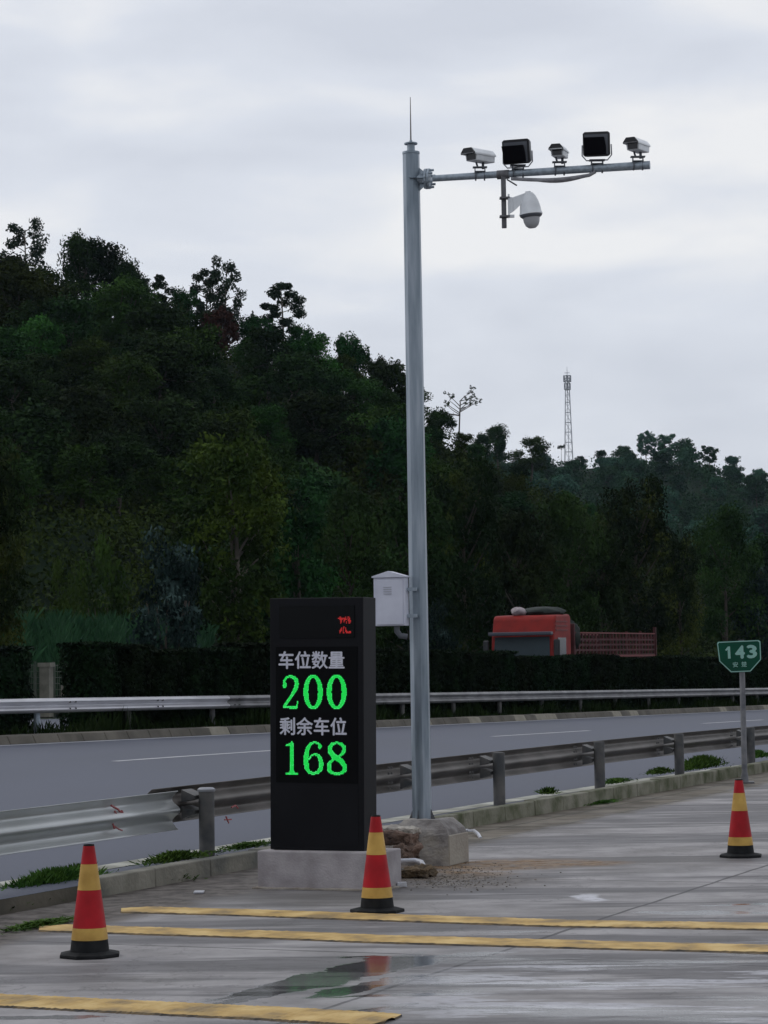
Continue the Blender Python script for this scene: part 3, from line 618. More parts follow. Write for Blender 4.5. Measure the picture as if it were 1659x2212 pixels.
# tapering wall bracket
secs = [((1100, 425), (1101, 462)), ((1108, 426), (1109, 457)), ((1122, 421), (1123, 444)), ((1136, 416), (1136, 430)), ((1143, 415), (1142, 430))]
A = None
for (tp, bt) in secs:
    hw = .03; q = [DL(tp[0], tp[1], -hw), DL(tp[0], tp[1], hw), DL(bt[0], bt[1], hw), DL(bt[0], bt[1], -hw)]
    if A: b.loft(A, q, caps=(tp[0] in (1108, 1143)))
    A = q
b.build('wall_bracket', M['camwhite'], root, bevel=.005)
b = MB(); b.tube([DL(1136, 421), DL(1142, 420), DL(1145.5, 425), DL(1146, 434)], [.032, .036, .036, .034], 14); b.build('bracket_elbow', M['camwhite'], root, smooth=True)
b = MB(); b.box(DL(1099, 443), (.014, .07, .19)); b.box(DL(1104, 467), (.06, .04, .022)); b.build('back_plate', M['camwhite'], root)
for y in (428, 468): b = MB(); b.box(DL(1090, y), (.09, .085, .014)); b.build('pipe_clamp', M['darkpipe'], root)
# cabinet on the pole
cy_ = PY-.10
cb = Dp(846, 1352, cy_); ppc = FPX/cy_
root = empty('equipment_cabinet', cb, R(-16)); tag(root, 'small white metal cabinet with gabled top mounted on the pole', 'cabinet')
cw, ch, cdp = 71/ppc, 104/ppc, .14
b = MB(); b.box((0, 0, ch/2), (cw*.97, cdp, ch)); b.build('box', M['white'], root, bevel=.004)
b = MB(); b.box((.008, -cdp/2-.006, ch*.49), (cw*.82, .012, ch*.93)); dr_ = b.build('door', M['white'], root, bevel=.003)
b = MB()
for k in range(4): b.box((-.01, -cdp/2-.0145, ch*.66+.020*k), (.075, .006, .006))
b.build('vent_slats', mat('vent slats', (.40, .41, .46), .6), dr_)
b = MB(); hw = cw/2+.008; b.loft([(-hw, -cdp/2-.02, ch), (hw, -cdp/2-.02, ch), (hw, -cdp/2-.02, ch+.012), (0, -cdp/2-.02, ch+.058), (-hw, -cdp/2-.02, ch+.012)], [(-hw, cdp/2+.02, ch), (hw, cdp/2+.02, ch), (hw, cdp/2+.02, ch+.012), (0, cdp/2+.02, ch+.058), (-hw, cdp/2+.02, ch+.012)]); b.build('roof', M['white'], root, bevel=.002)
b = MB(); b.tube([(.05, 0, 0), (.05, 0, -.05), (.08, 0, -.09), (.14, .02, -.10)], .026, 10); b.build('conduit', M['grey'], root, smooth=True)
for z in (.75, .2): b = MB(); b.box((cw/2+.03, .03, ch*z), (.10, .05, .03)); b.build('pole_clamp', M['galv2'], root)

# ------------------------------------------------------------------ display board on its plinth
pc = G(822, 1925)        # front right corner of the plinth
PW, PD, PH = 1.075, .46, .305
org = pc-ax*PW/2+ay*PD/2
root = empty('plinth', org, A0); tag(root, 'low pale rendered plinth under the black display board', 'plinth')
b = MB(); b.box((0, 0, PH/2-.01), (PW, PD, PH+.02)); o = b.build('block', M['plinth'], root, bevel=.012)
b = MB(); b.box((0, 0, .004), (PW+.07, PD+.07, .022)); o = b.build('mortar_skirt', M['rubble'], root, bevel=.008); rough(o, .02, .08, 5)
BH, BW, BD = 2.035, .825, .27
bl = Dp(585.5, 1836, 20.0)
bcor = Dp(788, 1840, org.y-.02)
boff = (bcor-org).dot(ax)-BW/2+.088
root = empty('display_board', org+Vector((0, 0, PH+.001))+ax*boff, A0, ry=.012)
tag(root, 'tall black parking display board with green numbers and grey lettering', 'display board')
b = MB(); b.box((0, 0, BH/2), (BW, BD, BH)); b.build('cabinet', M['board'], root, bevel=.006)
FY = -BD/2
def BX(x, y):             # board face coordinates from the elevation seen: 587..788 wide, 1288..1837 high
    return (x-687.3)/201.5*BW, (1836-(y-(x-687)*.004))/548*BH
b = MB(); x0, z0 = BX(608, 1375); x1, z1 = BX(770, 1306); b.box(((x0+x1)/2, FY-.004, (z0+z1)/2), (x1-x0, .008, z1-z0)); b.build('message_panel', mat('smoked acrylic panel', (.0015, .002, .003), .15, spec=.14), root)
b = MB(); x0, z0 = BX(600, 1690); x1, z1 = BX(776, 1395); b.box(((x0+x1)/2, FY-.002, (z0+z1)/2), (x1-x0, .004, z1-z0)); b.build('face_panel', M['screen'], root)
b = MB(); x0, z0 = BX(600, 1824); x1, z1 = BX(776, 1700); b.box(((x0+x1)/2, FY-.0015, (z0+z1)/2), (x1-x0, .003, z1-z0)); b.build('service_hatch', M['board'], root)
def ctext(body, xa, xb, ya, yb, nm, fm='boardtext'):
    x0, z0 = BX(xa, yb); x1, z1 = BX(xb, ya)
    o, tw, th = text_mesh(body, .13, M[fm], root, nm, .0006, thick=.0026)
    o.scale = ((x1-x0)/tw, 1, (z1-z0)/th); o.location = ((x0+x1)/2, FY-.0062, (z0+z1)/2)
ctext('车位数量', 607, 748, 1405, 1442, 'lettering'); ctext('剩余车位', 609, 752, 1549, 1586, 'lettering')
# LED digits: strokes in a unit cell (x right, y down) with widths
def ell_pts(cx, cy, rx, ry, a0, a1, n, wf):
    return [(cx+rx*math.cos(R(a0+(a1-a0)*i/n)), cy+ry*math.sin(R(a0+(a1-a0)*i/n)), wf(R(a0+(a1-a0)*i/n))) for i in range(n+1)]
thick = lambda a: .045+.075*abs(math.cos(a))**1.3
DIG = {
 '0': [ell_pts(.5, .5, .375, .462, 0, 360, 40, thick)],
 '1': [[(.50, .03, .05), (.50, .1, .10), (.50, .95, .10)], [(.14, .965, .035), (.86, .965, .035)], [(.5, .05, .05), (.36, .11, .05), (.16, .125, .03)], [(.3, .955, .02), (.5, .9, .13), (.7, .955, .02)]],
 '2': [[(.16, .32, .09), (.17, .26, .08)], [(.12, .30, .06), (.13, .19, .06), (.24, .08, .05), (.45, .035, .04), (.68, .075, .07), (.82, .17, .10), (.84, .27, .11), (.78, .40, .10), (.60, .57, .075), (.35, .77, .06), (.12, .93, .05)], [(.12, .945, .045), (.82, .945, .055)], [(.84, .94, .045), (.885, .78, .025)]],
 '6': [[(.82, .15, .095), (.80, .12, .07)], [(.83, .13, .04), (.70, .05, .035), (.53, .035, .035), (.36, .08, .06), (.22, .2, .085), (.14, .38, .11), (.12, .60, .12), (.15, .78, .11), (.26, .91, .07), (.5, .965, .04), (.73, .91, .07), (.86, .8, .105), (.88, .66, .11), (.84, .52, .095), (.74, .42, .06), (.56, .385, .035), (.38, .43, .035), (.24, .54, .04)]],
 '8': [[(.5, .035, .035), (.28, .08, .06), (.17, .18, .09), (.18, .30, .10), (.32, .42, .11), (.52, .50, .11), (.72, .59, .105), (.86, .72, .10), (.87, .84, .08), (.74, .93, .06), (.5, .965, .04), (.26, .93, .06), (.12, .84, .09), (.12, .70, .09), (.22, .60, .06), (.40, .49, .035)], [(.5, .035, .035), (.72, .08, .06), (.84, .17, .08), (.84, .28, .08), (.74, .38, .055), (.60, .44, .03)]]}
def digit(ch, xa, xb, ya, yb, parent):
    nx, ny = 26, 34; bA = MB(); r2 = random.Random(ord(ch)+int(xa))
    def wdt(px, py):
        best = 9
        for st_ in DIG[ch]:
            for (x0, y0, w0), (x1, y1, w1) in zip(st_, st_[1:]):
                dx, dy = x1-x0, (y1-y0)*1.32; L2 = dx*dx+dy*dy+1e-9
                u_ = max(0, min(1, ((px-x0)*dx+(py-y0)*1.32*dy)/L2))
                d = math.hypot(px-x0-u_*dx, (py-y0)*1.32-u_*dy)-(w0+(w1-w0)*u_)
                best = min(best, d)
        return best
    for i in range(nx):
        for j in range(ny):
            px, py = (i+.5)/nx, (j+.5)/ny; d = wdt(px, py)
            if d < .004:
                X_, Z_ = BX(xa+(xb-xa)*px, ya+(yb-ya)*py); hw = (xb-xa)/nx/201.5*BW*.42; hz = (yb-ya)/ny/548*BH*.42
                hot = (d > -.035 and r2.random() < .45) or r2.random() < .06
                bA.add([(X_-hw, 0, Z_-hz), (X_+hw, 0, Z_-hz), (X_+hw, 0, Z_+hz), (X_-hw, 0, Z_+hz)], [(0, 1, 2, 3)], 1 if hot else 0)
    o = bA.build('led_digit', [M['led'], M['ledhot']], parent); o.location = (0, FY-.0064, 0)
for ch, xa, xb in (('2', 613, 652), ('0', 660, 702), ('0', 710, 753)): digit(ch, xa, xb, 1456, 1530, root)
for ch, xa, xb in (('1', 617, 652), ('6', 660, 703), ('8', 709, 754)): digit(ch, xa, xb, 1600, 1673, root)
# the red characters sliding out of the message panel
pat = ["................", "..11.....1..11..", "1111111111.1.11.", "..1111.1111.111.", "...11..11...1111", "...11..1..1..111", "...1......1..11.", "................", "................", ".......1........", "....1.11.1......", "...11.1..1......", "..111.1..11.....", "..11..1..111.111", "..1...11..111111", "................"]
for j0, j1 in ((0, 8), (8, 16)):
    b = MB()
    for j in range(j0, j1):
        for i, ch in enumerate(pat[j]):
            if ch == '1':
                X_, Z_ = BX(735+28*(i+.5)/16, 1327+42*(j+.5)/16); hw = .0034; b.add([(X_-hw, 0, Z_-hw), (X_+hw, 0, Z_-hw), (X_+hw, 0, Z_+hw), (X_-hw, 0, Z_+hw)], [(0, 1, 2, 3)])
    o = b.build('red_led_character', M['ledred'], root); o.location = (0, FY-.0095, 0)

# ------------------------------------------------------------------ rubble, pipes and stones
def chunk(name, c, sz, rz, m, seed, label, cat='rubble', group=None, sub=3, disp=.03):
    b = MB(); b.box((0, 0, 0), sz); o = b.build(name, m); o.location = c; o.rotation_euler = (R((seed*37) % 9-4), R((seed*53) % 11-5), rz)
    sm = o.modifiers.new('sub', 'SUBSURF'); sm.subdivision_type = 'SIMPLE'; sm.levels = sub; sm.render_levels = sub
    tx = bpy.data.textures.new('rough', 'CLOUDS'); tx.noise_scale = .09; tx.noise_depth = 3
    d = o.modifiers.new('rough', 'DISPLACE'); d.texture = tx; d.strength = disp; d.mid_level = .5; d.texture_coords = 'GLOBAL'
    tag(o, label, cat, group); return o
q = lambda x, y, z: G(x, y)+Vector((0, 0, z))
chunk('brick_rubble', q(862, 1878, .27), (.30, .28, .10), R(-18), M['brick'], 1, 'reddish broken brick slab beside the footing, under a pale mortar crust', 'rubble', disp=.09, sub=5)
chunk('mortar_slab', q(860, 1876, .335), (.36, .30, .045), R(-15), mat('pale mortar', (.32, .29, .26), .9, c2=(.46, .43, .38), scale=9, bump=.5), 2, 'pale mortar slab lying on the broken brick beside the footing', 'rubble', disp=.08, sub=5)
chunk('brick_rubble', q(880, 1882, .16), (.17, .18, .10), R(32), M['brick'], 3, 'brown brick fragment wedged between plinth and footing', 'rubble', disp=.12, sub=5)
chunk('earth_heap', q(888, 1895, .04), (.34, .26, .06), R(-10), mat('earth heap', (.05, .04, .03), .95, c2=(.17, .12, .07), scale=6, detail=8), 4, 'low heap of brown earth in front of the footing', 'earth heap', disp=.14, sub=5)
chunk('mortar_lump', q(841, 1822, .10), (.16, .12, .14), R(30), M['rubble'], 6, 'small pale lumps of mortar behind the red tip of the middle cone', 'rubble', disp=.08)
o = chunk('white_stone', q(868, 1916, .02), (.075, .05, .035), R(8), M['pvc'], 5, 'small white stone on the dirt right of the plinth', 'stone', disp=.02)
b = MB()
r2 = random.Random(21)
for k in range(700):
    x = r2.gauss(960, 75); y = r2.gauss(1903, 9) if r2.random() < .6 else r2.gauss(1878, 8)
    if x < 872 or y < 1862: continue
    P = G(x, y); s_ = r2.uniform(.004, .010); b.box(P+Vector((0, 0, s_*.3)), (s_*r2.uniform(.8, 1.8), s_, s_*.8), Matrix.Rotation(r2.uniform(0, 3), 3, 'Z'), 0 if r2.random() < .6 else 1)
o = b.build('gravel', [mat('grit', (.14, .125, .105), .9), M['rubble']]); tag(o, 'loose gravel and grit scattered beside the footing', 'gravel', kind='stuff')
b = MB(); P0 = q(860, 1885, .10); b.tube([P0, q(897, 1885, .105), q(911, 1886, .095), q(918, 1889, .06), q(920, 1894, .0)], .020, 10); o = b.build('plastic_pipe', M['pvc'], smooth=True); tag(o, 'bent white plastic pipe end in front of the footing', 'pipe', 'white plastic pipes')
b = MB(); b.tube([q(925, 1812, .03), q(1010, 1800, .03), q(1024, 1804, .045), q(1033, 1808, .03), q(1038, 1811, .0)], .018, 10); o = b.build('plastic_pipe', M['pvc'], smooth=True); tag(o, 'white plastic pipe end poking out behind the footing at the right', 'pipe', 'white plastic pipes')
b = MB(); b.tube([q(868, 1893, .05), q(898, 1893, .045)], .02, 10); o = b.build('plastic_pipe', mat('grey pipe', (.10, .10, .10), .6), smooth=True); tag(o, 'short grey pipe stub with dark open end under the white pipe', 'pipe')
# litter by the kerb
for i, (x, y, lb) in enumerate(((430, 1930, 'scrap of white litter on the dirt left of the plinth'), (181, 1951, 'small tan stone on the dirt left of the left cone'))):
    b = MB(); P = G(x, y); b.box(P+Vector((0, 0, .012)), ((.08, .08, .16)[i], (.12, .07, .22)[i], (.016, .04, .004)[i]), Matrix.Rotation(R(15*i), 3, 'Z')); o = b.build(('litter', 'stone', 'litter')[i], (M['pvc'], M['rubble'], M['pvc'])[i], bevel=.004); tag(o, lb, ('litter', 'stone', 'litter')[i])

# ------------------------------------------------------------------ guard rails
def wprofile(sgn):   # (offset across, height) of a two-wave beam; sgn = side the waves stand out to
    pts = []
    for i in range(-16, 17):
        z = .155*i/16; q = abs(z); a = .041*(1-math.cos(2*math.pi*q/.176)) if q < .088 else .082-.062*((q-.088)/.067)**1.6
        pts.append((a, z))
    return [(sgn*a, b_) for a, b_ in pts]
def beam(name, s0, s1, tc_, zoff, sgn, m, parent, rootP, step=1.0, label=None, hs=1.0):
    pr2 = wprofile(sgn); b = MB(); n = max(2, int((s1-s0)/step)+1); th = .006; K = len(pr2)
    for i in range(n):
        s_ = s0+(s1-s0)*i/(n-1)
        for (a, z) in pr2: b.v.append(tuple(W(s_, tc_+a, zr(s_, tc_)+zoff+z*hs)-rootP))
    for i in range(n-1):
        for j in range(K-1): b.f.append((i*K+j, i*K+j+1, (i+1)*K+j+1, (i+1)*K+j)); b.m.append(0)
    o = b.build(name, m, parent, smooth=True)
    md = o.modifiers.new('solid', 'SOLIDIFY'); md.thickness = .004; md.offset = 0
    if label: o['label'] = label
    return o
NZ = .475
def npost(s_, parent, rp, cap=False, t_=10.24):
    P = W(s_, t_, .02)-rp; ztop = zr(s_, 10.4)+NZ+.165-.02-(.035 if cap else 0)
    b = MB(); b.lathe([(.070, 0), (.070, ztop)], 20, P); o = b.build('post', M['post'], parent, smooth=True)
    if cap:
        b = MB(); b.lathe([(.076, ztop-.02), (.080, ztop-.012), (.080, ztop+.002), (.06, ztop+.016)], 20, P); b.build('cap', M['postcap'], o, smooth=True)
    return o
def nbracket(s_, parent, rp):
    P = lambda ds, t_, z: W(s_+ds, t_, zr(s_, t_)+NZ+z)-rp
    b = MB()
    for sg in (1, -1):
        b.add([P(-.10, 10.31, .08*sg), P(-.10, 10.44, .13*sg), P(.10, 10.44, .13*sg), P(.10, 10.31, .08*sg), P(-.10, 10.31, .05*sg), P(.10, 10.31, .05*sg), P(.10, 10.44, .02*sg), P(-.10, 10.44, .02*sg)], [(0, 1, 2, 3), (0, 3, 5, 4), (0, 4, 7, 1), (3, 2, 6, 5), (4, 5, 6, 7)])
    b.build('spacer_bracket', M['post'], parent)
def onrail(x, y, t_=10.432):
    d = ray(x, y); k = t_/(d.x*NX+d.y*NY); return Vector((0, 0, CAMH))+d*k
PS = [ST(onrail(x, y, 10.24))[0] for x, y in ((446.5, 1775), (909, 1680), (1078, 1680), (1295, 1650), (1467, 1625), (1621, 1605))]
PS = [PS[0]-4*k for k in (4, 3, 2, 1)]+PS+[PS[-1]+4*k for k in range(1, 9)]
rp = W(20, 10.4, 0.)
root = empty('guard_rail', rp); tag(root, 'near guard rail between the lot kerb and the road, on round posts', 'guard rail')
beam('rail_beam', -6, PS[4]-.20, 10.40, NZ-.045, 1, M['railnew'], root, rp, label='bright shiny rail beam at the left', step=1, hs=1.1)
beam('rail_beam', PS[4]-.55, 75, 10.47, NZ, 1, M['railold'], root, rp, label='dull dirty rail beam', step=1)
for k, v in enumerate(PS): npost(v, root, rp, cap=(k == 4)); nbracket(v, root, rp)
# bolt heads by the posts
for v in PS[5:10]:
    for ds in (-.38, -.30):
        for z in (.11, .05, -.05, -.11):
            b = MB(); P = W(v+ds, 10.455, zr(v, 10.4)+NZ+z)-rp; b.lathe([(.014, 0), (.012, .014)], 8, P, Matrix.Rotation(R(90), 3, 'X')); b.build('bolt_head', M['post'], root)
# spray marks on the near rail: thin strokes just proud of the steel
def spray(pts, wd, nm='spray_mark', parent=root, tO=None):
    b = MB()
    for (a, b2) in zip(pts, pts[1:]):
        pa, pb = [], []
        b.tube([a-rp, b2-rp], wd*1.35, 5)
    b.build(nm, M['redpaint'], parent)
def onrail(x, y, t_=10.432):
    d = ray(x, y); k = t_/(d.x*NX+d.y*NY); return Vector((0, 0, CAMH))+d*k
spray([onrail(240, 1740), onrail(254, 1748), onrail(264, 1758), onrail(267, 1765), onrail(256, 1768), onrail(248, 1752)], .007)
spray([onrail(262, 1752), onrail(266, 1760), onrail(262, 1767)], .009)
spray([onrail(243, 1778), onrail(247, 1790)], .006); spray([onrail(246, 1784), onrail(256, 1791), onrail(264, 1794)], .005)
spray([onrail(500, 1744, 10.46), onrail(509, 1740, 10.46), onrail(514, 1746, 10.46)], .006); spray([onrail(488, 1764, 10.46), onrail(494, 1778, 10.46)], .006); spray([onrail(485, 1771, 10.46), onrail(500, 1770, 10.46)], .005)
# far guard rail
rp2 = W(60, 27.5, 0.)
root2 = empty('guard_rail', rp2); tag(root2, 'far guard rail along the central hedge across the road', 'guard rail')
FZ = .76
beam('rail_beam', 5, 54.9, 27.52, FZ, -1, M['railfar'], root2, rp2, label='bright clean rail beam at the left', step=2)
beam('rail_beam', 54.7, 200, 27.55, FZ, -1, mat('dull far rail', (.17, .17, .175), .5, .5, c2=(.28, .28, .29), scale=2, detail=8), root2, rp2, label='dull grey rail beam', step=2)
for k in range(-2, 26):
    s_ = 42.2+4*k+(0 if k < 3 else .2)
    b = MB(); b.lathe([(.07, -.1), (.07, FZ+.1)], 12, W(s_, 27.68)-rp2); b.build('post', M['post'] if k != 1 else M['galv2'], root2, smooth=True)
for k in range(0, 4):
    for ds in (-.12, .12):
        for z in (.07, -.07): b = MB(); b.box(W(43.3+4*k+ds, 27.44, zr(43.3+4*k, 27.4)+FZ+z)-rp2, (.05, .02, .035)); b.build('bolt_head', M['post'], root2)

# ------------------------------------------------------------------ kilometre sign
sb = G(1609, 1692); root = empty('kilometre_sign', sb, R(-6)); tag(root, 'green kilometre sign reading 143 on a grey post by the kerb', 'road sign')
pp = FPX/sb.y
ht_ = (1692-1452)/pp
b = MB(); b.lathe([(.055, 0), (.052, .10), (.040, .16), (.039, ht_+.45)], 16); o = b.build('post', M['signpost'], root, smooth=True)
b = MB(); b.box((0, 0, .01), (.26, .26, .03)); b.build('base_plate', M['darkpipe'], root)
pl = empty('sign_plate', (-.035, -.06, ht_+.21), 0, ry=R(-1.6)); pl.parent = root
shp = [(-47, 31), (-44.5, 34.5), (43.5, 34.5), (47, 31), (46.5, -8), (22.5, -33), (-20, -33), (-44, -8)]
def plate(s_, y0, y1, nm, m):
    b = MB(); b.loft([(x/pp*s_, y0, z/pp*s_) for x, z in shp], [(x/pp*s_, y1, z/pp*s_) for x, z in shp]); return b.build(nm, m, pl)
plate(1.0, 0, .006, 'panel', M['signgreen'])
b = MB(); n = len(shp)
for i in range(n):
    a, c_ = shp[i], shp[(i+1) % n]; b.add([(a[0]/pp*.985, -.0025, a[1]/pp*.985), (c_[0]/pp*.985, -.0025, c_[1]/pp*.985), (c_[0]/pp*.94, -.0025, c_[1]/pp*.925), (a[0]/pp*.94, -.0025, a[1]/pp*.925)], [(0, 1, 2, 3)])
b.build('border', M['signwhite'], pl)
b = MB(); S1 = lambda q: [(x/pp, -.004, z/pp) for x, z in q]
b.add(S1([(-24.5, -3), (-19, -3), (-19, 23), (-23.5, 23), (-29.5, 16.5), (-28, 13.5), (-24.5, 16)]), [tuple(range(7))]); b.build('number', M['signwhite'], pl)
for ch, cx in (('4', 1.5), ('3', 27)):
    o, tw, th = text_mesh(ch, .3, M['signwhite'], pl, 'number', .001, thick=.012)
    o.scale = (18/pp/tw, 1, 26/pp/th); o.location = (cx/pp, -.004, 10/pp)
for ch, cx in (('安', -9.5), ('楚', 9)):
    o, tw, th = text_mesh(ch, .12, M['signwhite'], pl, 'place_name', .001, thick=.0015)
    o.scale = (11/pp/tw, 1, 11/pp/th); o.location = (cx/pp, -.004, -16.5/pp)

# ------------------------------------------------------------------ truck
TS, TT = 86.6, 31.3
tz = zr(TS, TT)-.03
root = empty('truck', W(TS, TT, tz), math.atan2(-UX, UY))      # local +y runs along the road, front at y = 0
tag(root, 'red stake body lorry passing behind the hedge, seen from its front corner', 'truck')
# local x: right = away from us is -x (n points to -x here)
b = MB()
side = [(-.02, .9), (-.02, 2.05), (.10, 2.93), (.16, 3.0), (.30, 3.55), (.42, 3.66), (1.9, 3.70), (2.05, 3.6), (2.05, .9)]
hw = 1.22
b.loft([(-hw, y, z) for y, z in side], [(hw, y, z) for y, z in side]); b.build('cab', M['truckred'], root, bevel=.13, seg=4)
b = MB(); b.add([(-1.10, -.035, 2.05), (1.10, -.035, 2.05), (1.06, .075, 2.86), (-1.06, .075, 2.86)], [(0, 1, 2, 3)]); o = b.build('windscreen', M['windscreen'], root); md = o.modifiers.new('s', 'SOLIDIFY'); md.thickness = .02
b = MB(); b.box((0, -.12, 2.98), (2.44, .30, .13)); b.build('sun_visor', mat('visor', (.05, .055, .075), .4), root, bevel=.03)
b = MB(); b.box((hw+.01, .95, 2.45), (.02, .95, .75)); b.build('side_window', M['glassdark'], root, bevel=.03)
b = MB(); b.box((hw+.16, -.05, 2.45), (.24, .12, .62)); o = b.build('mirror', M['black'], root, bevel=.05)
b = MB(); b.box((-hw-.16, -.05, 2.45), (.22, .12, .60)); o = b.build('mirror', M['black'], root, bevel=.05)
b = MB()
for k in range(3): b.box((hw+.008, .95, 3.1+.16*k), (.03, 1.3, .05))
b.build('side_trim', M['truckpink'], root)
b = MB(); b.box((0, .03, 1.35), (2.2, .12, .9)); b.box((0, -.05, .75), (2.4, .2, .45)); b.build('grille', M['black'], root, bevel=.02)
for sx in (-.95, .95):
    b = MB(); b.box((sx, -.12, .95), (.32, .1, .22)); b.build('headlight', M['signwhite'], root, bevel=.02)
b = MB(); b.box((0, 6.6, 1.15), (.9, 11, .25)); b.build('chassis', M['black'], root)
for (x, y) in ((1.0, 1.3), (-1.0, 1.3), (1.0, 3.6), (-1.0, 3.6), (1.0, 9.2), (-1.0, 9.2), (1.0, 10.6), (-1.0, 10.6)):
    wr = MB(); wr.lathe([(.50, -.15), (.52, -.12), (.52, .12), (.50, .15)], 24, (x, y, .52), Matrix.Rotation(R(90), 3, 'Y')); wo_ = wr.build('wheel', M['rubber'], root, smooth=True)
    wr = MB(); wr.lathe([(.28, -.16), (.28, .16)], 16, (x, y, .52), Matrix.Rotation(R(90), 3, 'Y')); wr.build('rim', M['grey'], wo_)
b = MB(); b.box((0, 7.6, 1.35), (2.45, 10.4, .14)); b.build('load_bed', M['stakered'], root)
def stakes(x, y0, y1, nm):
    b = MB(); n = 24
    for i in range(n+1):
        y = y0+(y1-y0)*i/n; big = i % 6 == 0; b.box((x, y, 2.2), (.06, .10 if big else .06, 1.62))
    for k, z in enumerate((1.6, 1.78, 1.96, 2.16, 2.36, 2.56, 2.76)): b.box((x+.005, (y0+y1)/2, z), (.045, y1-y0, .07))
    b.box((x+.01, (y0+y1)/2, 3.01), (.07, y1-y0, .05), None, 1); b.box((x+.01, (y0+y1)/2, 2.12), (.07, y1-y0, .07), None, 1); b.build(nm, [M['stakered'], M['truckpink']], root)
stakes(1.2, 2.5, 12.7, 'stake_side'); stakes(-1.2, 2.5, 12.7, 'stake_side')
b = MB()
for z in (1.6, 1.85, 2.1, 2.35, 2.6, 2.85): b.box((0, 12.72, z), (2.4, .05, .07))
for x in (-1.2, -.6, 0, .6, 1.2): b.box((x, 12.74, 2.25), (.09, .06, 1.75))
b.box((1.22, 12.75, 2.3), (.12, .1, 1.95)); b.build('tail_gate', M['stakered'], root)
b = MB(); b.box((0, 2.4, 2.3), (2.4, .08, 1.7)); b.box((1.1, 2.38, 2.4), (.3, .12, 1.9)); b.build('head_board', M['stakered'], root, bevel=.02)
def blob(name, c, r3, m, label, cat, seed, parent=None):
    r2 = random.Random(seed); b = MB(); n1_, n2_ = 20, 12; ph = [r2.uniform(0, 6) for _ in range(6)]
    for j in range(n2_+1):
        th = math.pi*j/n2_
        for i in range(n1_):
            a = 2*math.pi*i/n1_; k = 1+.13*math.sin(3*a+ph[0])*math.sin(th*2+ph[1])+.09*math.sin(5*a+ph[2])*math.sin(4*th+ph[3])
            b.v.append((r3[0]*k*math.sin(th)*math.cos(a), r3[1]*k*math.sin(th)*math.sin(a), r3[2]*k*math.cos(th)))
    for j in range(n2_):
        for i in range(n1_): i2 = (i+1) % n1_; b.f.append((j*n1_+i, j*n1_+i2, (j+1)*n1_+i2, (j+1)*n1_+i)); b.m.append(0)
    o = b.build(name, m, parent, smooth=True); o.location = c
    if cat: tag(o, label, cat)
    return o
Mt = root.matrix_basis
Wl = lambda p: root.location+Matrix.Rotation(root.rotation_euler.z, 3, 'Z') @ Vector(p)
def truckrot(o): o.rotation_euler.z = root.rotation_euler.z; return o
truckrot(blob('bundle', Wl((-.35, .7, 3.80)), (.28, .32, .17), M['sack'], 'pale bundled cloth lying on the roof of the red lorry', 'bundle', 3))
truckrot(blob('tarpaulin', Wl((.40, 1.2, 3.78)), (.85, .6, .20), M['tarp'], 'dark folded tarpaulin roll across the lorry roof', 'tarpaulin', 9))
truckrot(blob('tarpaulin', Wl((.75, 2.75, 2.85)), (.6, .4, .62), M['tarp'], 'dark tarpaulin heap hanging down behind the lorry cab', 'tarpaulin', 12))

# ------------------------------------------------------------------ foliage tools
def leaves_np(cl, size, seed, outward=.6, droop=0.):
    """cl: list of (cx,cy,cz,rx,ry,rz,n). Returns quads as (N,4,3)."""
    rg = np.random.default_rng(seed); out = []
    for (cx, cy, cz, rx, ry, rz, n) in cl:
        d = rg.normal(size=(n, 3)); d /= np.linalg.norm(d, axis=1)[:, None]
        rr = .35+.65*rg.random(n)**.55
        ph = rg.random(3)*6
        rr *= 1+.16*np.sin(d[:, 0]*4+ph[0])*np.sin(d[:, 1]*4+ph[1])+.10*np.sin(d[:, 2]*7+ph[2])
        P = d*rr[:, None]*np.array([rx, ry, rz])+np.array([cx, cy, cz])+rg.normal(0, .13*rx, (n, 3))
        nr = d*outward+rg.normal(size=(n, 3))*.75+np.array([0, 0, .25]); nr /= np.linalg.norm(nr, axis=1)[:, None]
        up = rg.normal(size=(n, 3)); up[:, 2] -= droop
        a = np.cross(nr, up); a /= np.linalg.norm(a, axis=1)[:, None]+1e-9; b = np.cross(nr, a)
        s_ = size*(.6+.8*rg.random(n))[:, None]
        out.append(np.stack([P-b*s_*.55, P+a*s_*.27-b*s_*.05, P+b*s_*.55, P-a*s_*.27-b*s_*.05], axis=1))
    return np.concatenate(out)
def mesh_np(name, Q, m):
    n = len(Q); me = bpy.data.meshes.new(name)
    me.vertices.add(n*4); me.vertices.foreach_set('co', Q.reshape(-1).astype(np.float32))
    me.loops.add(n*4); me.loops.foreach_set('vertex_index', np.arange(n*4, dtype=np.int32))
    me.polygons.add(n); me.polygons.foreach_set('loop_start', np.arange(n, dtype=np.int32)*4); me.polygons.foreach_set('loop_total', np.full(n, 4, dtype=np.int32))
    me.update(calc_edges=True); me.materials.append(m); return me
def limb(b, p0, p1, r0, r1, bend, r2, n=6, k=4):
    p0, p1 = Vector(p0), Vector(p1); pts = []; 
    o1 = Vector((r2.uniform(-1, 1), r2.uniform(-1, 1), r2.uniform(-.3, .3)))*bend
    for i in range(k+1):
        u_ = i/k; pts.append(p0.lerp(p1, u_)+o1*math.sin(u_*math.pi))
    b.tube(pts, [r0+(r1-r0)*i/k for i in range(k+1)], n)
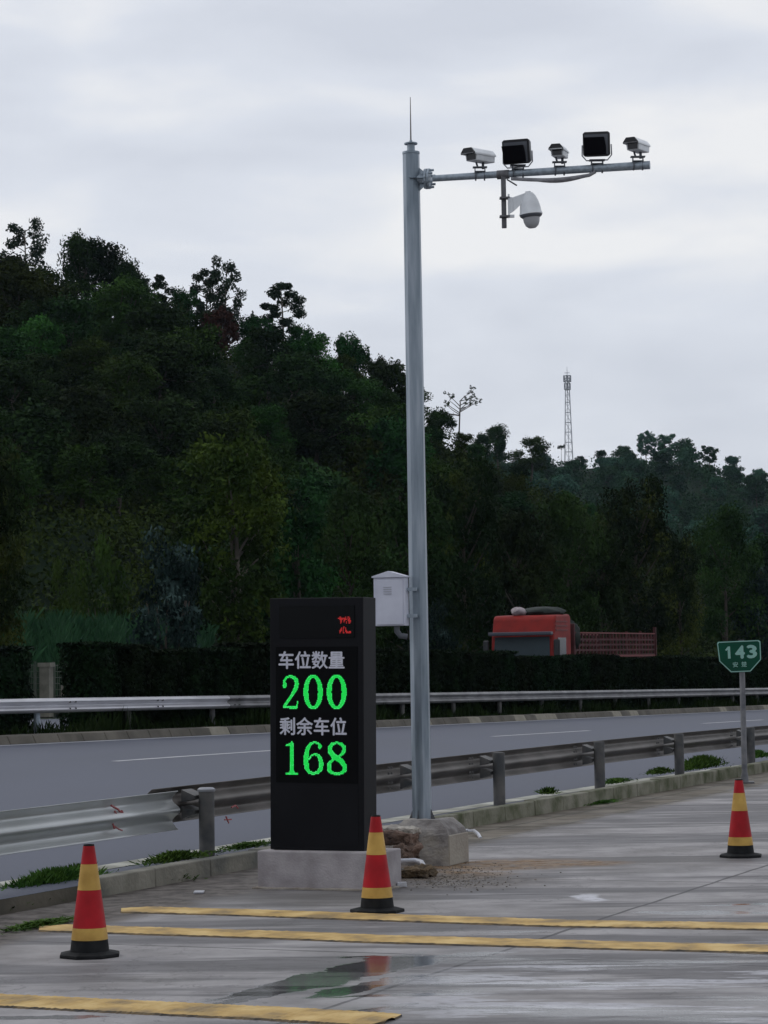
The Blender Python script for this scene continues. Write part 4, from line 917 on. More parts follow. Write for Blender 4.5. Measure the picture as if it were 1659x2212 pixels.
def tree_kind(kind, seed, h, wd, leafm, dens=1., leaf=.22, barkm='bark', name='tree'):
    """returns (trunk mesh, crown mesh) in metres, base at the origin"""
    r2 = random.Random(seed); b = MB(); cl = []; R_ = wd/2
    if kind == 'broad':
        lean = Vector((r2.uniform(-.08, .08)*h, r2.uniform(-.08, .08)*h, 0)); fork = Vector((0, 0, h*.42))+lean*.5
        limb(b, (0, 0, -.6), fork, .026*h, .017*h, .02*h, r2)
        for i in range(int(26*1)):
            u_ = r2.random(); z = h*(.30+.62*u_); prof = math.sin(math.pi*min(1, max(0, (z/h-.18)/.86)))**.6
            a = r2.uniform(0, 6.28); rad = R_*prof*r2.uniform(.25, .86); p = Vector((math.cos(a)*rad, math.sin(a)*rad, z))+lean*(z/h)
            cr_ = wd*r2.uniform(.13, .21); cl.append((p.x, p.y, p.z, cr_, cr_, cr_*r2.uniform(.65, .95), int(150*dens)))
            if i % 2 == 0: limb(b, fork.lerp(Vector((lean.x, lean.y, h*.7)), r2.random()*.6), p, .008*h, .003*h, .03*h, r2, 5, 3)
        for i in range(5):
            a = r2.uniform(0, 6.28); cr_ = wd*r2.uniform(.09, .13); cl.append((math.cos(a)*R_*.3+lean.x, math.sin(a)*R_*.3+lean.y, h*r2.uniform(.88, .99), cr_, cr_, cr_, int(70*dens)))
    elif kind == 'tall':      # slender gum tree: separate pads on bare limbs
        top = Vector((r2.uniform(-.06, .06)*h, 0, h*.93)); limb(b, (0, 0, -.6), top, .016*h, .004*h, .02*h, r2, 6, 6)
        for i in range(19):
            z = h*(.42+.55*(i/18)); a = i*2.4+r2.uniform(-.4, .4); rad = R_*r2.uniform(.45, .92)*(1.08-.75*abs(i/18-.55)); st_ = Vector((top.x*z/h, 0, z-.05*h)); p = st_+Vector((math.cos(a)*rad, math.sin(a)*rad, .06*h))
            cr_ = wd*r2.uniform(.12, .19); cl.append((p.x, p.y, p.z, cr_, cr_, cr_*.8, int(110*dens))); limb(b, st_, p, .005*h, .002*h, .01*h, r2, 5, 3)
    elif kind == 'conifer':   # thin, sparse, tiered
        limb(b, (0, 0, -.6), (0, 0, h*.98), .014*h, .003*h, .008*h, r2, 6, 6)
        for i in range(46):
            z = h*(.18+.8*i/45); a = i*2.4; rad = R_*(1.05-z/h)*r2.uniform(.5, 1.1)+.1; p = Vector((math.cos(a)*rad, math.sin(a)*rad, z+.02*h)); limb(b, (0, 0, z), p, .003*h, .001*h, 0, r2, 4, 2)
            cl.append((p.x*.75, p.y*.75, p.z, rad*.42, rad*.42, .04*h, int(26*dens)))
    elif kind == 'umbrella':
        top = Vector((R_*.12, 0, h*.84)); limb(b, (0, 0, -.6), top, .018*h, .008*h, .03*h, r2, 6, 6)
        for i in range(9):
            a = i*.7+r2.uniform(-.2, .2); p = Vector((math.cos(a)*R_*.75, math.sin(a)*R_*.75, h*r2.uniform(.86, .98))); limb(b, top*r2.uniform(.85, 1), p, .006*h, .002*h, .02*h, r2, 5, 3)
            cl.append((p.x, p.y, p.z, wd*.15, wd*.15, wd*.09, int(60*dens)))
        cl.append((0, 0, h*.92, wd*.25, wd*.25, wd*.12, int(110*dens)))
    elif kind == 'bare':      # twisted tree with wide thin branches
        top = Vector((R_*.15, 0, h*.8)); limb(b, (0, 0, -.6), top, .018*h, .011*h, .03*h, r2, 6, 6)
        for i in range(14):
            a = r2.choice((0, 3.14))+r2.uniform(-.7, .7); z0 = h*r2.uniform(.55, .82); L_ = R_*r2.uniform(.5, 1.1); p = Vector((math.cos(a)*L_, math.sin(a)*L_, z0+h*r2.uniform(.06, .2)))
            limb(b, (top.x*.8, 0, z0), p, .009*h, .004*h, .03*h, r2, 5, 4)
            for j in range(3):
                q_ = p+Vector((r2.uniform(-.3, .3)*R_, r2.uniform(-.3, .3)*R_, r2.uniform(0, .09)*h)); limb(b, p, q_, .004*h, .002*h, 0, r2, 4, 2)
                cl.append((q_.x, q_.y, q_.z, wd*.045, wd*.045, wd*.03, int(16*dens)))
    elif kind == 'shrub':
        for i in range(7): a = r2.uniform(0, 6.28); limb(b, (0, 0, -.2), (math.cos(a)*R_*.5, math.sin(a)*R_*.5, h*.6), .02*h, .006*h, .03*h, r2, 5, 3)
        for i in range(24):
            z = h*r2.uniform(.12, .92); prof = math.sqrt(max(0, 1-(z/h*1.02-.25)**2/.65)); a = r2.uniform(0, 6.28); rad = R_*prof*r2.uniform(.3, .85); cr_ = wd*r2.uniform(.12, .2)
            cl.append((math.cos(a)*rad, math.sin(a)*rad, z, cr_, cr_, cr_*.85, int(150*dens)))
    elif kind == 'row':       # tall roadside tree, clumps in hanging sprays down to low limbs
        lean = Vector((r2.uniform(-.05, .05)*h, 0, 0)); limb(b, (0, 0, -.6), Vector((0, 0, h*.75))+lean, .020*h, .006*h, .02*h, r2, 7, 6)
        for i in range(52):
            u_ = r2.random()**.85; z = h*(.24+.72*u_); prof = (math.sin(math.pi*min(1, max(0, (z/h-.08)/.96)))**.42); a = r2.uniform(0, 6.28); rad = R_*prof*r2.uniform(.25, .92)
            p = Vector((math.cos(a)*rad, math.sin(a)*rad, z))+lean*(z/h); cr_ = wd*r2.uniform(.09, .17); cl.append((p.x, p.y, p.z, cr_, cr_, cr_*r2.uniform(.8, 1.35), int(170*dens)))
            if i % 3 == 0: limb(b, Vector((0, 0, z*.75))+lean*(z*.75/h), p, .006*h, .002*h, .02*h, r2, 5, 3)
    tm = b
    me_t = bpy.data.meshes.new(name+'_trunk'); me_t.from_pydata(tm.v, [], tm.f); me_t.materials.append(M[barkm]); me_t.polygons.foreach_set('use_smooth', [True]*len(me_t.polygons))
    Q = leaves_np(cl, leaf, seed, droop=.4)
    return me_t, mesh_np(name+'_crown', Q, M[leafm])
def plant_tree(meshes, loc, s3, rz, name, label, cat, group=None, crown_mat=None):
    root = empty(name, loc, rz); root.scale = s3 if isinstance(s3, tuple) else (s3,)*3
    t = bpy.data.objects.new('trunk', meshes[0]); col.objects.link(t); t.parent = root
    c = bpy.data.objects.new('crown', meshes[1]); col.objects.link(c); c.parent = root
    tag(root, label, cat, group); return root

# ------------------------------------------------------------------ hills
def interp(tab, x):
    if x <= tab[0][0]: return tab[0][1]
    for (a, b_), (c_, d) in zip(tab, tab[1:]):
        if x <= c_: return b_+(d-b_)*(x-a)/(c_-a)
    return tab[-1][1]
YG_A = [(-900, 600), (-500, 625), (-200, 650), (0, 680), (150, 700), (300, 728), (450, 762), (560, 790), (700, 838), (800, 872), (900, 930), (1000, 985), (1100, 1045), (1200, 1100), (1400, 1175), (1659, 1250), (2300, 1340)]
def foot_A(x): return 55/max(.12, .39/_l-UY*(x-829.5)/FPX)*1.0
def ridge_A(x): return max(235, foot_A(x)+75)
def zA(x, Y):
    Y0, Zr = foot_A(x), ridge_A(x); yh = 1428-.016*(x-829.5); zt = CAMH+(yh-interp(YG_A, x))/FPX*Zr
    k = (Y-Y0)/(Zr-Y0); zf = -.9
    if k <= 0: return zf
    if k <= 1: e_ = k*k*(3-2*k)*.35+k*.65; z = zf+(zt-zf)*e_
    else: z = zt-(zt-zf)*min(1, (k-1)*.45)**1.3
    X_ = (x-829.5)/FPX*Y
    z += (.9*math.sin(X_*.21+Y*.07)+.7*math.sin(X_*.09-Y*.16+1))*min(1, max(0, k)*3)*min(1, max(0, 1.0-k)*4+.15)
    return z
def PA(x, Y): return Vector(((x-829.5)/FPX*Y, Y, zA(x, Y)))
def polar(name, xs, Yf, PF, m):
    b = MB(); n = None
    for x in xs:
        Ys = Yf(x); n = len(Ys)
        for Y in Ys: b.v.append(tuple(PF(x, Y)))
    for i in range(len(xs)-1):
        for j in range(n-1): b.f.append((i*n+j, i*n+j+1, (i+1)*n+j+1, (i+1)*n+j)); b.m.append(0)
    o = b.build(name, m, smooth=True); o['kind'] = 'structure'; return o
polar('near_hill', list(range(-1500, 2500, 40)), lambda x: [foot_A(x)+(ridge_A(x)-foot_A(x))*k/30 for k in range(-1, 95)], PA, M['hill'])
YG_B = [(300, 1120), (700, 1050), (900, 1020), (1000, 1012), (1100, 1006), (1200, 1002), (1300, 1000), (1400, 996), (1500, 1003), (1560, 1016), (1659, 1060), (1800, 1130), (2000, 1220), (2400, 1340)]
def zB(x, Y):
    yh = 1428-.016*(x-829.5); zt = CAMH+(yh-interp(YG_B, x))/FPX*700; k = (Y-430)/270
    if k <= 0: return -1.5
    if k <= 1: z = -1.5+zt*(k*k*(3-2*k)*.5+k*.5)
    else: z = zt*(1-.5*min(1, (k-1)*.5))
    X_ = (x-829.5)/FPX*Y
    return z+(2.2*math.sin(X_*.06+Y*.02)+1.6*math.sin(X_*.13-Y*.05))*min(1, max(0, k)*3)*min(1, max(0, 1-k)*4)
def PB(x, Y): return Vector(((x-829.5)/FPX*Y, Y, zB(x, Y)))
polar('far_hill', list(range(100, 2600, 40)), lambda x: [430+270*k/24 for k in range(-1, 70)], PB, M['hill'])

# tree prototypes
TK = {}
def proto(key, *a, **k): TK[key] = tree_kind(*a, **k)
for i in range(3): proto('bd%d' % i, 'broad', 31+i, 8, 6.2, 'leafdark', dens=2.0, leaf=.29)
for i in range(2): proto('bm%d' % i, 'broad', 41+i, 8, 6.5, 'leafmid', dens=2.0, leaf=.29)
proto('euc0', 'tall', 51, 11, 4.6, 'leafeuc', dens=1.5, leaf=.30, barkm='barkpale'); proto('euc1', 'tall', 57, 11, 4.4, 'leafeuc', dens=2.2, leaf=.30, barkm='barkpale')
proto('con', 'conifer', 61, 7, 2.6, 'leafeuc', leaf=.22); proto('umb', 'umbrella', 62, 8, 4, 'leafdark', leaf=.35, barkm='barkpale'); proto('bare', 'bare', 64, 7, 5, 'leafdark', leaf=.22, barkm='bark')
proto('red', 'broad', 66, 6, 4, 'leafred', dens=.6, leaf=.36)
proto('sh0', 'shrub', 71, 3.2, 4.2, 'leafdark', dens=.7, leaf=.34); proto('sh1', 'shrub', 72, 3.0, 4.4, 'leafmid', dens=.7, leaf=.34)
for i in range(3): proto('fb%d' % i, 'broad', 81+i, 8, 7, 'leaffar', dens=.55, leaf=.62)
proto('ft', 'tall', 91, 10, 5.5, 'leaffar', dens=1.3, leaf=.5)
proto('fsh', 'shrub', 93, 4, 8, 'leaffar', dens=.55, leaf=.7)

def sky_tree(key, x, ytop, ybase, wpx, Y, name, label, group=None, base_h=8., base_w=6., rz=0.):
    """a tree whose foot and head stand where the skyline shows them"""
    P = Dp(x, ybase, Y); P.z -= .3; hh = (ybase-ytop)/FPX*Y; ww = wpx/FPX*Y
    plant_tree(TK[key], P, (ww/base_w, ww/base_w, hh/base_h), rz, name, label, 'tree', group)
GS = 'trees on the skyline of the near hill'
sk = [
 ('euc0', 62, 470, 720, 100, 236, 'gum_tree', 'tall ragged gum tree with thin crown at the far left skyline', 11, 4.6),
 ('bd0', 12, 545, 730, 150, 230, 'broadleaf_tree', 'dark dense tree at the left frame edge, below the ragged gum tree', 8, 6.2),
 ('bd1', 172, 502, 715, 120, 233, 'broadleaf_tree', 'peaked dark tree, highest of the big dark skyline group', 8, 6.2),
 ('bd2', 235, 528, 725, 150, 236, 'broadleaf_tree', 'broad dark tree in the middle of the big dark skyline group', 8, 6.2),
 ('bd0', 284, 558, 735, 95, 232, 'broadleaf_tree', 'dark tree at the right shoulder of the big dark skyline group', 8, 6.2),
 ('euc1', 345, 590, 770, 90, 236, 'gum_tree', 'loose grey green tree in the dip right of the big dark group', 11, 4.4),
 ('bd1', 395, 622, 785, 80, 233, 'broadleaf_tree', 'low dark rounded tree just left of the twin gum trees', 8, 6.2),
 ('euc1', 440, 574, 790, 80, 236, 'gum_tree', 'left and shorter one of the twin gum trees', 11, 4.4),
 ('euc0', 488, 552, 795, 84, 235, 'gum_tree', 'right and taller one of the twin gum trees', 11, 4.6),
 ('red', 480, 660, 790, 90, 230, 'withered_tree', 'reddish brown withered tree beneath the twin gum trees', 6, 4),
 ('con', 547, 668, 790, 40, 236, 'thin_tree', 'thin sparse spindly tree left of the clumped gum tree', 7, 2.6),
 ('euc1', 607, 606, 800, 104, 236, 'gum_tree', 'gum tree with separate round leaf clumps standing alone on the skyline', 11, 4.4),
 ('bd2', 655, 702, 850, 100, 234, 'broadleaf_tree', 'dark tree right of the clumped gum tree', 8, 6.2),
 ('bd0', 758, 718, 885, 110, 236, 'broadleaf_tree', 'tall dark tree left of the pole on the falling skyline', 8, 6.2),
 ('bd1', 822, 768, 915, 80, 234, 'broadleaf_tree', 'dark feathery tree right beside the pole', 8, 6.2),
 ('bm0', 862, 868, 945, 80, 233, 'broadleaf_tree', 'low green tree behind the pole on the skyline', 8, 6.5),
 ('bare', 990, 836, 960, 80, 236, 'sparse_tree', 'nearly bare tree with flat spreading branches right of the pole', 7, 5),
 ('bd0', 945, 880, 975, 90, 234, 'broadleaf_tree', 'low dark tree between the pole and the nearly bare tree', 8, 6.2),
 ('bm1', 1010, 932, 1010, 80, 234, 'broadleaf_tree', 'small green tree under the nearly bare tree', 8, 6.5),
]
for i, (k, x, yt, yb, wp, Y, nm, lb, bh, bw) in enumerate(sk): sky_tree(k, x, yt, yb, wp, Y, nm, lb, GS, bh, bw, rz=0 if k in ('bare', 'umb') else i*1.3)
GF = 'trees on the far ridge'
sf = [
 ('bd0', 1078, 916, 1022, 66, 420, 'broadleaf_tree', 'tall rounded tree left of the dome shaped tree on the far ridge', 8, 6.2),
 ('bm1', 1146, 944, 1030, 98, 430, 'broadleaf_tree', 'dome shaped tree left of the lattice tower', 8, 6.5),
 ('bd1', 1040, 934, 1010, 50, 400, 'broadleaf_tree', 'dark small tree at the left start of the far ridge', 8, 6.2),
 ('umb', 1213, 959, 1004, 18, 690, 'umbrella_tree', 'tiny umbrella shaped tree directly left of the lattice tower', 8, 4),
 ('fb0', 1253, 984, 1010, 34, 690, 'broadleaf_tree', 'small low tree at the foot of the lattice tower, right side', 8, 7),
 ('fb1', 1298, 972, 1008, 40, 690, 'broadleaf_tree', 'small rounded tree a little right of the lattice tower', 8, 7),
 ('fb2', 1345, 962, 1010, 55, 690, 'broadleaf_tree', 'rounded tree left of the highest tree on the far ridge', 8, 7),
 ('ft', 1398, 932, 1012, 46, 695, 'tall_tree', 'highest tree on the far ridge, right of the tower', 10, 5.5),
 ('ft', 1440, 937, 1012, 52, 690, 'tall_tree', 'second highest tree of the far ridge with ragged top', 10, 5.5),
 ('fb0', 1482, 948, 1012, 60, 690, 'broadleaf_tree', 'broad tree in the middle of the right ridge group', 8, 7),
 ('ft', 1532, 962, 1020, 44, 690, 'tall_tree', 'feathery tree near the end of the right ridge group', 10, 5.5),
 ('fb1', 1585, 985, 1035, 50, 685, 'broadleaf_tree', 'low tree where the far ridge starts to fall', 8, 7),
 ('fb2', 1640, 1012, 1060, 48, 680, 'broadleaf_tree', 'low tree at the right frame edge of the far ridge', 8, 7)]
for i, (k, x, yt, yb, wp, Y, nm, lb, bh, bw) in enumerate(sf): sky_tree(k, x, yt, yb, wp, Y, nm, lb, GF, bh, bw, rz=i*1.7)
# slope of the near hill
keysA = ['bd0', 'bd1', 'bd2', 'bm0', 'bm1', 'sh0', 'sh1', 'bd1', 'bm0']
r2 = random.Random(99); NXs = 17
for row in range(8):
    k = .12+.84*row/7
    for i in range(NXs):
        x = -120+(1330+120)*(i+r2.uniform(.1, .9))/NXs; kk = k+r2.uniform(-.055, .05)
        if kk > .97: kk = .97
        Y = foot_A(x)+(ridge_A(x)-foot_A(x))*kk
        if x < 420 and kk < .30: continue
        P = PA(x, Y); P.z -= .4; key = r2.choice(keysA); s_ = r2.uniform(.62, 1.0) if key[0] == 'b' else r2.uniform(.8, 1.5)
        if kk > .85 and key[0] == 'b': s_ *= .7
        if x > 880 and kk > .55: s_ *= .62
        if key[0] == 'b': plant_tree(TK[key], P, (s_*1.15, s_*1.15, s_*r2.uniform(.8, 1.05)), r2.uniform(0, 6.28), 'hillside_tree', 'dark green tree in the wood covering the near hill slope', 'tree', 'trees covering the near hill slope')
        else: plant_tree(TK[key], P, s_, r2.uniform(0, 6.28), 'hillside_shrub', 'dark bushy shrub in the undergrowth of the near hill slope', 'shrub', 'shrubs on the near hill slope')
# slope of the far hill
r2 = random.Random(123)
for row in range(6):
    for i in range(15):
        x = 1020+(1760-1020)*(i+r2.random())/15; kk = .42+.58*row/5+r2.uniform(-.04, .03); kk = min(kk, 1.0)
        Y = 430+270*kk; P = PB(x, Y); P.z -= .6; key = r2.choice(['fb0', 'fb1', 'fb2', 'fsh', 'ft']) if kk < .93 else r2.choice(['fb0', 'fsh', 'fsh'])
        s_ = r2.uniform(.7, 1.1) if kk < .93 else r2.uniform(.45, .7)
        plant_tree(TK[key], P, (s_*1.2, s_*1.2, s_), r2.uniform(0, 6.28), 'far_hillside_tree', 'haze-tinted green tree in the wood covering the far hill', 'tree', 'trees covering the far hill')
# undergrowth of both hills: masses nobody could count
def undergrowth(name, PF, rngx, fY, n, size, m, seed, hgt, label):
    rg = random.Random(seed); cl = []
    for i in range(n):
        x = rg.uniform(*rngx); Y = fY(x, rg.random()); P = PF(x, Y); r_ = size*rg.uniform(.7, 1.6)
        cl.append((P.x, P.y, P.z+hgt*rg.uniform(0, .8), r_, r_, r_*.7, 60))
    me = mesh_np(name, leaves_np(cl, size*.24, seed), m); o = bpy.data.objects.new(name, me); col.objects.link(o); tag(o, label, 'undergrowth', kind='stuff')
undergrowth('hill_undergrowth', PA, (-200, 1750), lambda x, u_: foot_A(x)+(ridge_A(x)-foot_A(x))*(.02+1.0*u_**1.15), 3600, 1.3, M['leafmid'], 5, .8, 'tangled green undergrowth covering the near hill')
undergrowth('far_hill_undergrowth', PB, (900, 1850), lambda x, u_: 430+270*(.2+.8*u_), 1500, 3.0, M['leaffar'], 6, 1.5, 'haze-tinted green undergrowth covering the far hill')

# ------------------------------------------------------------------ tree row beyond the far carriageway
proto('rA', 'row', 201, 10, 5.6, 'leafyel', dens=1.7, leaf=.19, barkm='barkpale')
proto('rB', 'row', 202, 10, 6.0, 'leafolive', dens=1.6, leaf=.20)
proto('rC', 'row', 203, 10, 6.0, 'leafrow', dens=1.6, leaf=.20)
proto('rD', 'row', 204, 10, 5.5, 'leafdark', dens=1.0, leaf=.26)
proto('rE', 'shrub', 205, 6, 4.6, 'leafblue', dens=1.6, leaf=.20)
proto('rF', 'shrub', 206, 4, 4.4, 'leafmid', dens=1.3, leaf=.20)
def on_t(x, t_):
    d = Vector(((x-829.5)/FPX, 1, 0)); Y = t_/(d.x*NX+d.y*NY); s_, _ = ST((d.x*Y, Y)); return Vector((d.x*Y, Y, zr(s_, t_)-.1))
def row_tree(key, x, ytop, wpx, t_, name, label, bh, bw, rz, cat='tree'):
    P = on_t(x, t_); hh = Dp(x, ytop, P.y).z-P.z; ww = wpx/FPX*P.y
    return plant_tree(TK[key], P, (ww/bw, ww/bw, hh/bh), rz, name, label, cat, 'roadside trees beyond the far carriageway')
rt = [
 ('rB', -45, 925, 235, 43, 'roadside_tree', 'olive green tree cut by the left frame edge', 10, 6.0),
 ('rA', 495, 935, 300, 44, 'roadside_tree', 'yellow green roadside tree with pale trunk, left of the display board', 10, 5.6),
 ('rD', 640, 1085, 190, 45, 'roadside_tree', 'dark roadside tree behind the top of the display board', 10, 5.5),
 ('rC', 760, 1060, 200, 46, 'roadside_tree', 'dark green roadside tree left of the pole and cabinet', 10, 6.0),
 ('rD', 880, 1060, 200, 45, 'roadside_tree', 'dark roadside tree directly behind the pole', 10, 5.5),
 ('rB', 1005, 1000, 210, 45, 'roadside_tree', 'tall olive roadside tree right of the pole, behind the lorry cab', 10, 6.0),
 ('rD', 1120, 1110, 170, 46, 'roadside_tree', 'dark low roadside tree right behind the lorry', 10, 5.5),
 ('rC', 1222, 1075, 180, 45, 'roadside_tree', 'rounded green roadside tree above the lorry stakes', 10, 6.0),
 ('rB', 1375, 1035, 200, 45, 'roadside_tree', 'tall brownish green roadside tree, highest on the right side', 10, 6.0),
 ('rD', 1300, 1150, 150, 44, 'roadside_tree', 'small dark roadside tree behind the lorry tail', 10, 5.5),
 ('rB', 1468, 1150, 130, 45, 'roadside_tree', 'small olive green roadside tree left of the kilometre sign', 10, 5.6),
 ('rC', 1562, 1100, 170, 45, 'roadside_tree', 'tall green roadside tree behind the kilometre sign', 10, 6.0),
 ('rD', 1660, 1160, 150, 45, 'roadside_tree', 'dark roadside tree at the right frame edge', 10, 5.5)]
for i, a in enumerate(rt): row_tree(*a, rz=i*2.1)
row_tree('rE', 360, 1135, 185, 43.5, 'large_shrub', 'bluish green glossy shrub left of the yellow green tree', 6, 4.6, .5, 'shrub')
row_tree('rF', 225, 1165, 150, 57, 'large_shrub', 'rounded mid green shrub above the crop field', 4, 4.4, 1.5, 'shrub')
row_tree('rF', 130, 1215, 130, 57, 'large_shrub', 'darker rounded shrub nearer the left frame edge above the crops', 4, 4.4, 3.5, 'shrub')
row_tree('rE', 1640, 1225, 130, 43, 'large_shrub', 'pale leaved bluish shrub at the right edge above the sign', 6, 4.6, 2.5, 'shrub')
row_tree('rE', 930, 1290, 110, 43, 'large_shrub', 'bluish shrub just right of the pole foot of the tree row', 6, 4.6, 4.5, 'shrub')
# leaning pale trunk seen under the yellow-green tree belongs to it
P = on_t(486, 43.6)
# crop field
def TZ(t_): return .3+2.3*min(1, max(0, (t_-45.5)/8))
b = MB(); tv = [45, 46, 48, 50, 52, 54, 56, 60]; xv = list(range(-400, 520, 20))
for x in xv:
    for t_ in tv: P = on_t(x, t_); b.v.append((P.x, P.y, P.z+TZ(t_)*min(1, max(0, (500-x)/80))-.1))
for i_ in range(len(xv)-1):
    for j_ in range(len(tv)-1): n_ = len(tv); b.f.append((i_*n_+j_, i_*n_+j_+1, (i_+1)*n_+j_+1, (i_+1)*n_+j_)); b.m.append(0)
o = b.build('field_terrace', M['groundgrass'], smooth=True); o['kind'] = 'structure'
rg = np.random.default_rng(3); n = 15000; Q = np.zeros((n, 4, 3))
for i in range(n):
    x = rg.uniform(-150, 450); t_ = rg.uniform(46.2, 54.5); P = on_t(x, t_); zz = zr(0, 0)*0+P.z+TZ(t_); h = rg.uniform(1.2, 1.75)+.2*math.sin(x*.06); a = rg.uniform(0, 3.14); wv = .04; dx, dy = math.cos(a)*wv, math.sin(a)*wv; l1, l2 = rg.normal(0, .3, 2)
    z0 = zz+rg.uniform(0, .9)
    Q[i] = [(P.x-dx, P.y-dy, z0), (P.x+dx, P.y+dy, z0), (P.x+dx*.8+l1*.6, P.y+l2*.6+dy, zz+h*.8), (P.x+l1, P.y+l2, zz+h)]
me = mesh_np('crop_field', Q, M['corn']); o = bpy.data.objects.new('crop_field', me); col.objects.link(o); tag(o, 'dense green crop blades in the field beyond the road at the left', 'crops', kind='stuff')

# ------------------------------------------------------------------ central hedge
def hedge_mesh(seed, wd, h):
    rg = np.random.default_rng(seed); n = 7000
    a = rg.random(n)*2*math.pi; z = rg.random(n)**.9*h
    rr = np.where(rg.random(n) < .8, 1, rg.random(n)*.6+.4)
    ca, sa = np.cos(a), np.sin(a); k = (np.abs(ca)**3+np.abs(sa)**3)**(-1/3)
    tp = np.where(z > h*.9, 1-((z-h*.9)/(h*.1))**2*.45, 1)*(.93+.07*np.sin(z*5+a*3+seed))
    P = np.stack([ca*k*wd/2*rr*tp, sa*k*.55*rr*tp, z], 1)+rg.normal(0, .025, (n, 3))
    top = rg.random(n) < .18; P[top] = np.stack([(rg.random(top.sum())-.5)*wd*.9, (rg.random(top.sum())-.5)*1.0, h*(.97+.035*rg.random(top.sum()))], 1)
    nr = np.stack([ca, sa, np.full(n, .3)], 1)*.7+rg.normal(size=(n, 3))*.6; nr[top] += (0, 0, 1.2); nr /= np.linalg.norm(nr, axis=1)[:, None]
    up = rg.normal(size=(n, 3)); up[:, 2] += 1.; A_ = np.cross(nr, up); A_ /= np.linalg.norm(A_, axis=1)[:, None]; B_ = np.cross(nr, A_); s_ = .085*(.6+.8*rg.random(n))[:, None]
    return mesh_np('hedge_shrub', np.stack([P-B_*s_*.7, P+A_*s_*.3, P+B_*s_*.7, P-A_*s_*.3], 1), M['hedge'])
HM = [hedge_mesh(i, 1.44+.05*i, 2.05) for i in range(4)]
def hedge_core(wd): 
    b = MB(); b.box((0, 0, .98), (wd*.62, .6, 1.8)); me = bpy.data.meshes.new('c'); me.from_pydata(b.v, [], b.f); me.materials.append(M['hedge']); return me
HC = hedge_core(1.5)
s_ = 44.6; i = 0; rh = random.Random(8)
hang = math.atan2(UY, UX)
def hedge_shrub(s_, lb, sc_=1., t_=28.35):
    global i
    o = bpy.data.objects.new('hedge_shrub', HM[i % 4]); col.objects.link(o); o.location = W(s_, t_, dz=.05); o.rotation_euler.z = hang+rh.uniform(-.05, .05)+(math.pi if i % 3 else 0)
    o.scale = (sc_*rh.uniform(.97, 1.05), 1, rh.uniform(.93, 1.055)); tag(o, lb, 'hedge shrub', 'clipped shrubs of the central hedge'); i += 1
    c_ = bpy.data.objects.new('inner_branches', HC); col.objects.link(c_); c_.parent = o
    return o
SX = lambda x: ST(onrail(x, 1450, 28.35))[0]
hedge_shrub(SX(42)-.98, 'clipped dark shrub at the left frame edge, left of the gap with the fence', 1.25)
hedge_shrub(SX(42)-2.8, 'clipped dark shrub outside the left frame edge', 1.2)
s_ = SX(160)+.72
first = True
while s_ < 135:
    hedge_shrub(s_, 'clipped dark shrub at the hedge end, right of the fence gap' if first else 'clipped dark shrub in the unbroken run of the central hedge'); first = False; s_ += 1.55
# low grass along the median
rg = np.random.default_rng(9); n = 9000; Q = np.zeros((n, 4, 3))
for j in range(n):
    s_, t_ = rg.uniform(36, 120), rg.uniform(27.35, 28.0); P = W(s_, t_, dz=.1); h = rg.uniform(.12, .42)*(1+.6*math.sin(s_*1.3)*math.sin(s_*.41)); a = rg.uniform(0, 3.14); dx, dy = math.cos(a)*.02, math.sin(a)*.02; l1, l2 = rg.normal(0, .08, 2)
    Q[j] = [(P.x-dx, P.y-dy, P.z), (P.x+dx, P.y+dy, P.z), (P.x+dx*.7+l1*.5, P.y+l2*.5, P.z+h*.7), (P.x+l1, P.y+l2, P.z+h)]
o = bpy.data.objects.new('median_grass', mesh_np('median_grass', Q, leafmat('median grass blades', (.006, .013, .004), (.025, .045, .012), 1.0, rand=0))); col.objects.link(o); tag(o, 'thin grass below the far guard rail', 'grass', kind='stuff')
# things seen through the gap in the hedge
def thing_box(name, x, y, t_, sz, m, lb, cat):
    P = on_t(x, t_); b = MB(); b.box((0, 0, sz[2]/2), sz); o = b.build(name, m, bevel=.01); o.location = (P.x, P.y, P.z+.1); o.rotation_euler.z = R(-20); tag(o, lb, cat); return o
o = thing_box('concrete_post', 96, 1480, 42.5, (.36, .3, 1.66), M['concpost'], 'pale concrete post standing behind the gap in the hedge', 'post')
b = MB(); b.box((0, 0, 1.72), (.46, .36, .14)); c_ = b.build('cap', M['concpost'], o)
thing_box('concrete_slab', 152, 1492, 42.2, (.62, .5, 1.06), M['concpost'], 'low pale concrete slab right of the concrete post in the hedge gap', 'slab')
P0 = on_t(30, 42.8); P1 = on_t(190, 42.8); root = empty('mesh_fence', P0); tag(root, 'thin green wire mesh fence seen through the hedge gap', 'fence')
d = P1-P0; b = MB()
for k in range(41): q_ = d*(k/40); b.box(q_+Vector((0, 0, 1.0)), (.02, .02, 1.7))
for k in range(9): z = .2+.2*k; b.bar(Vector((0, 0, z)), d+Vector((0, 0, z)), .02)
b.build('wire_mesh', M['fence'], root)
for k in range(5):
    b = MB(); b.box(d*(k/4)+Vector((0, 0, .95)), (.07, .07, 1.95)); b.build('fence_post', M['fence'], root)

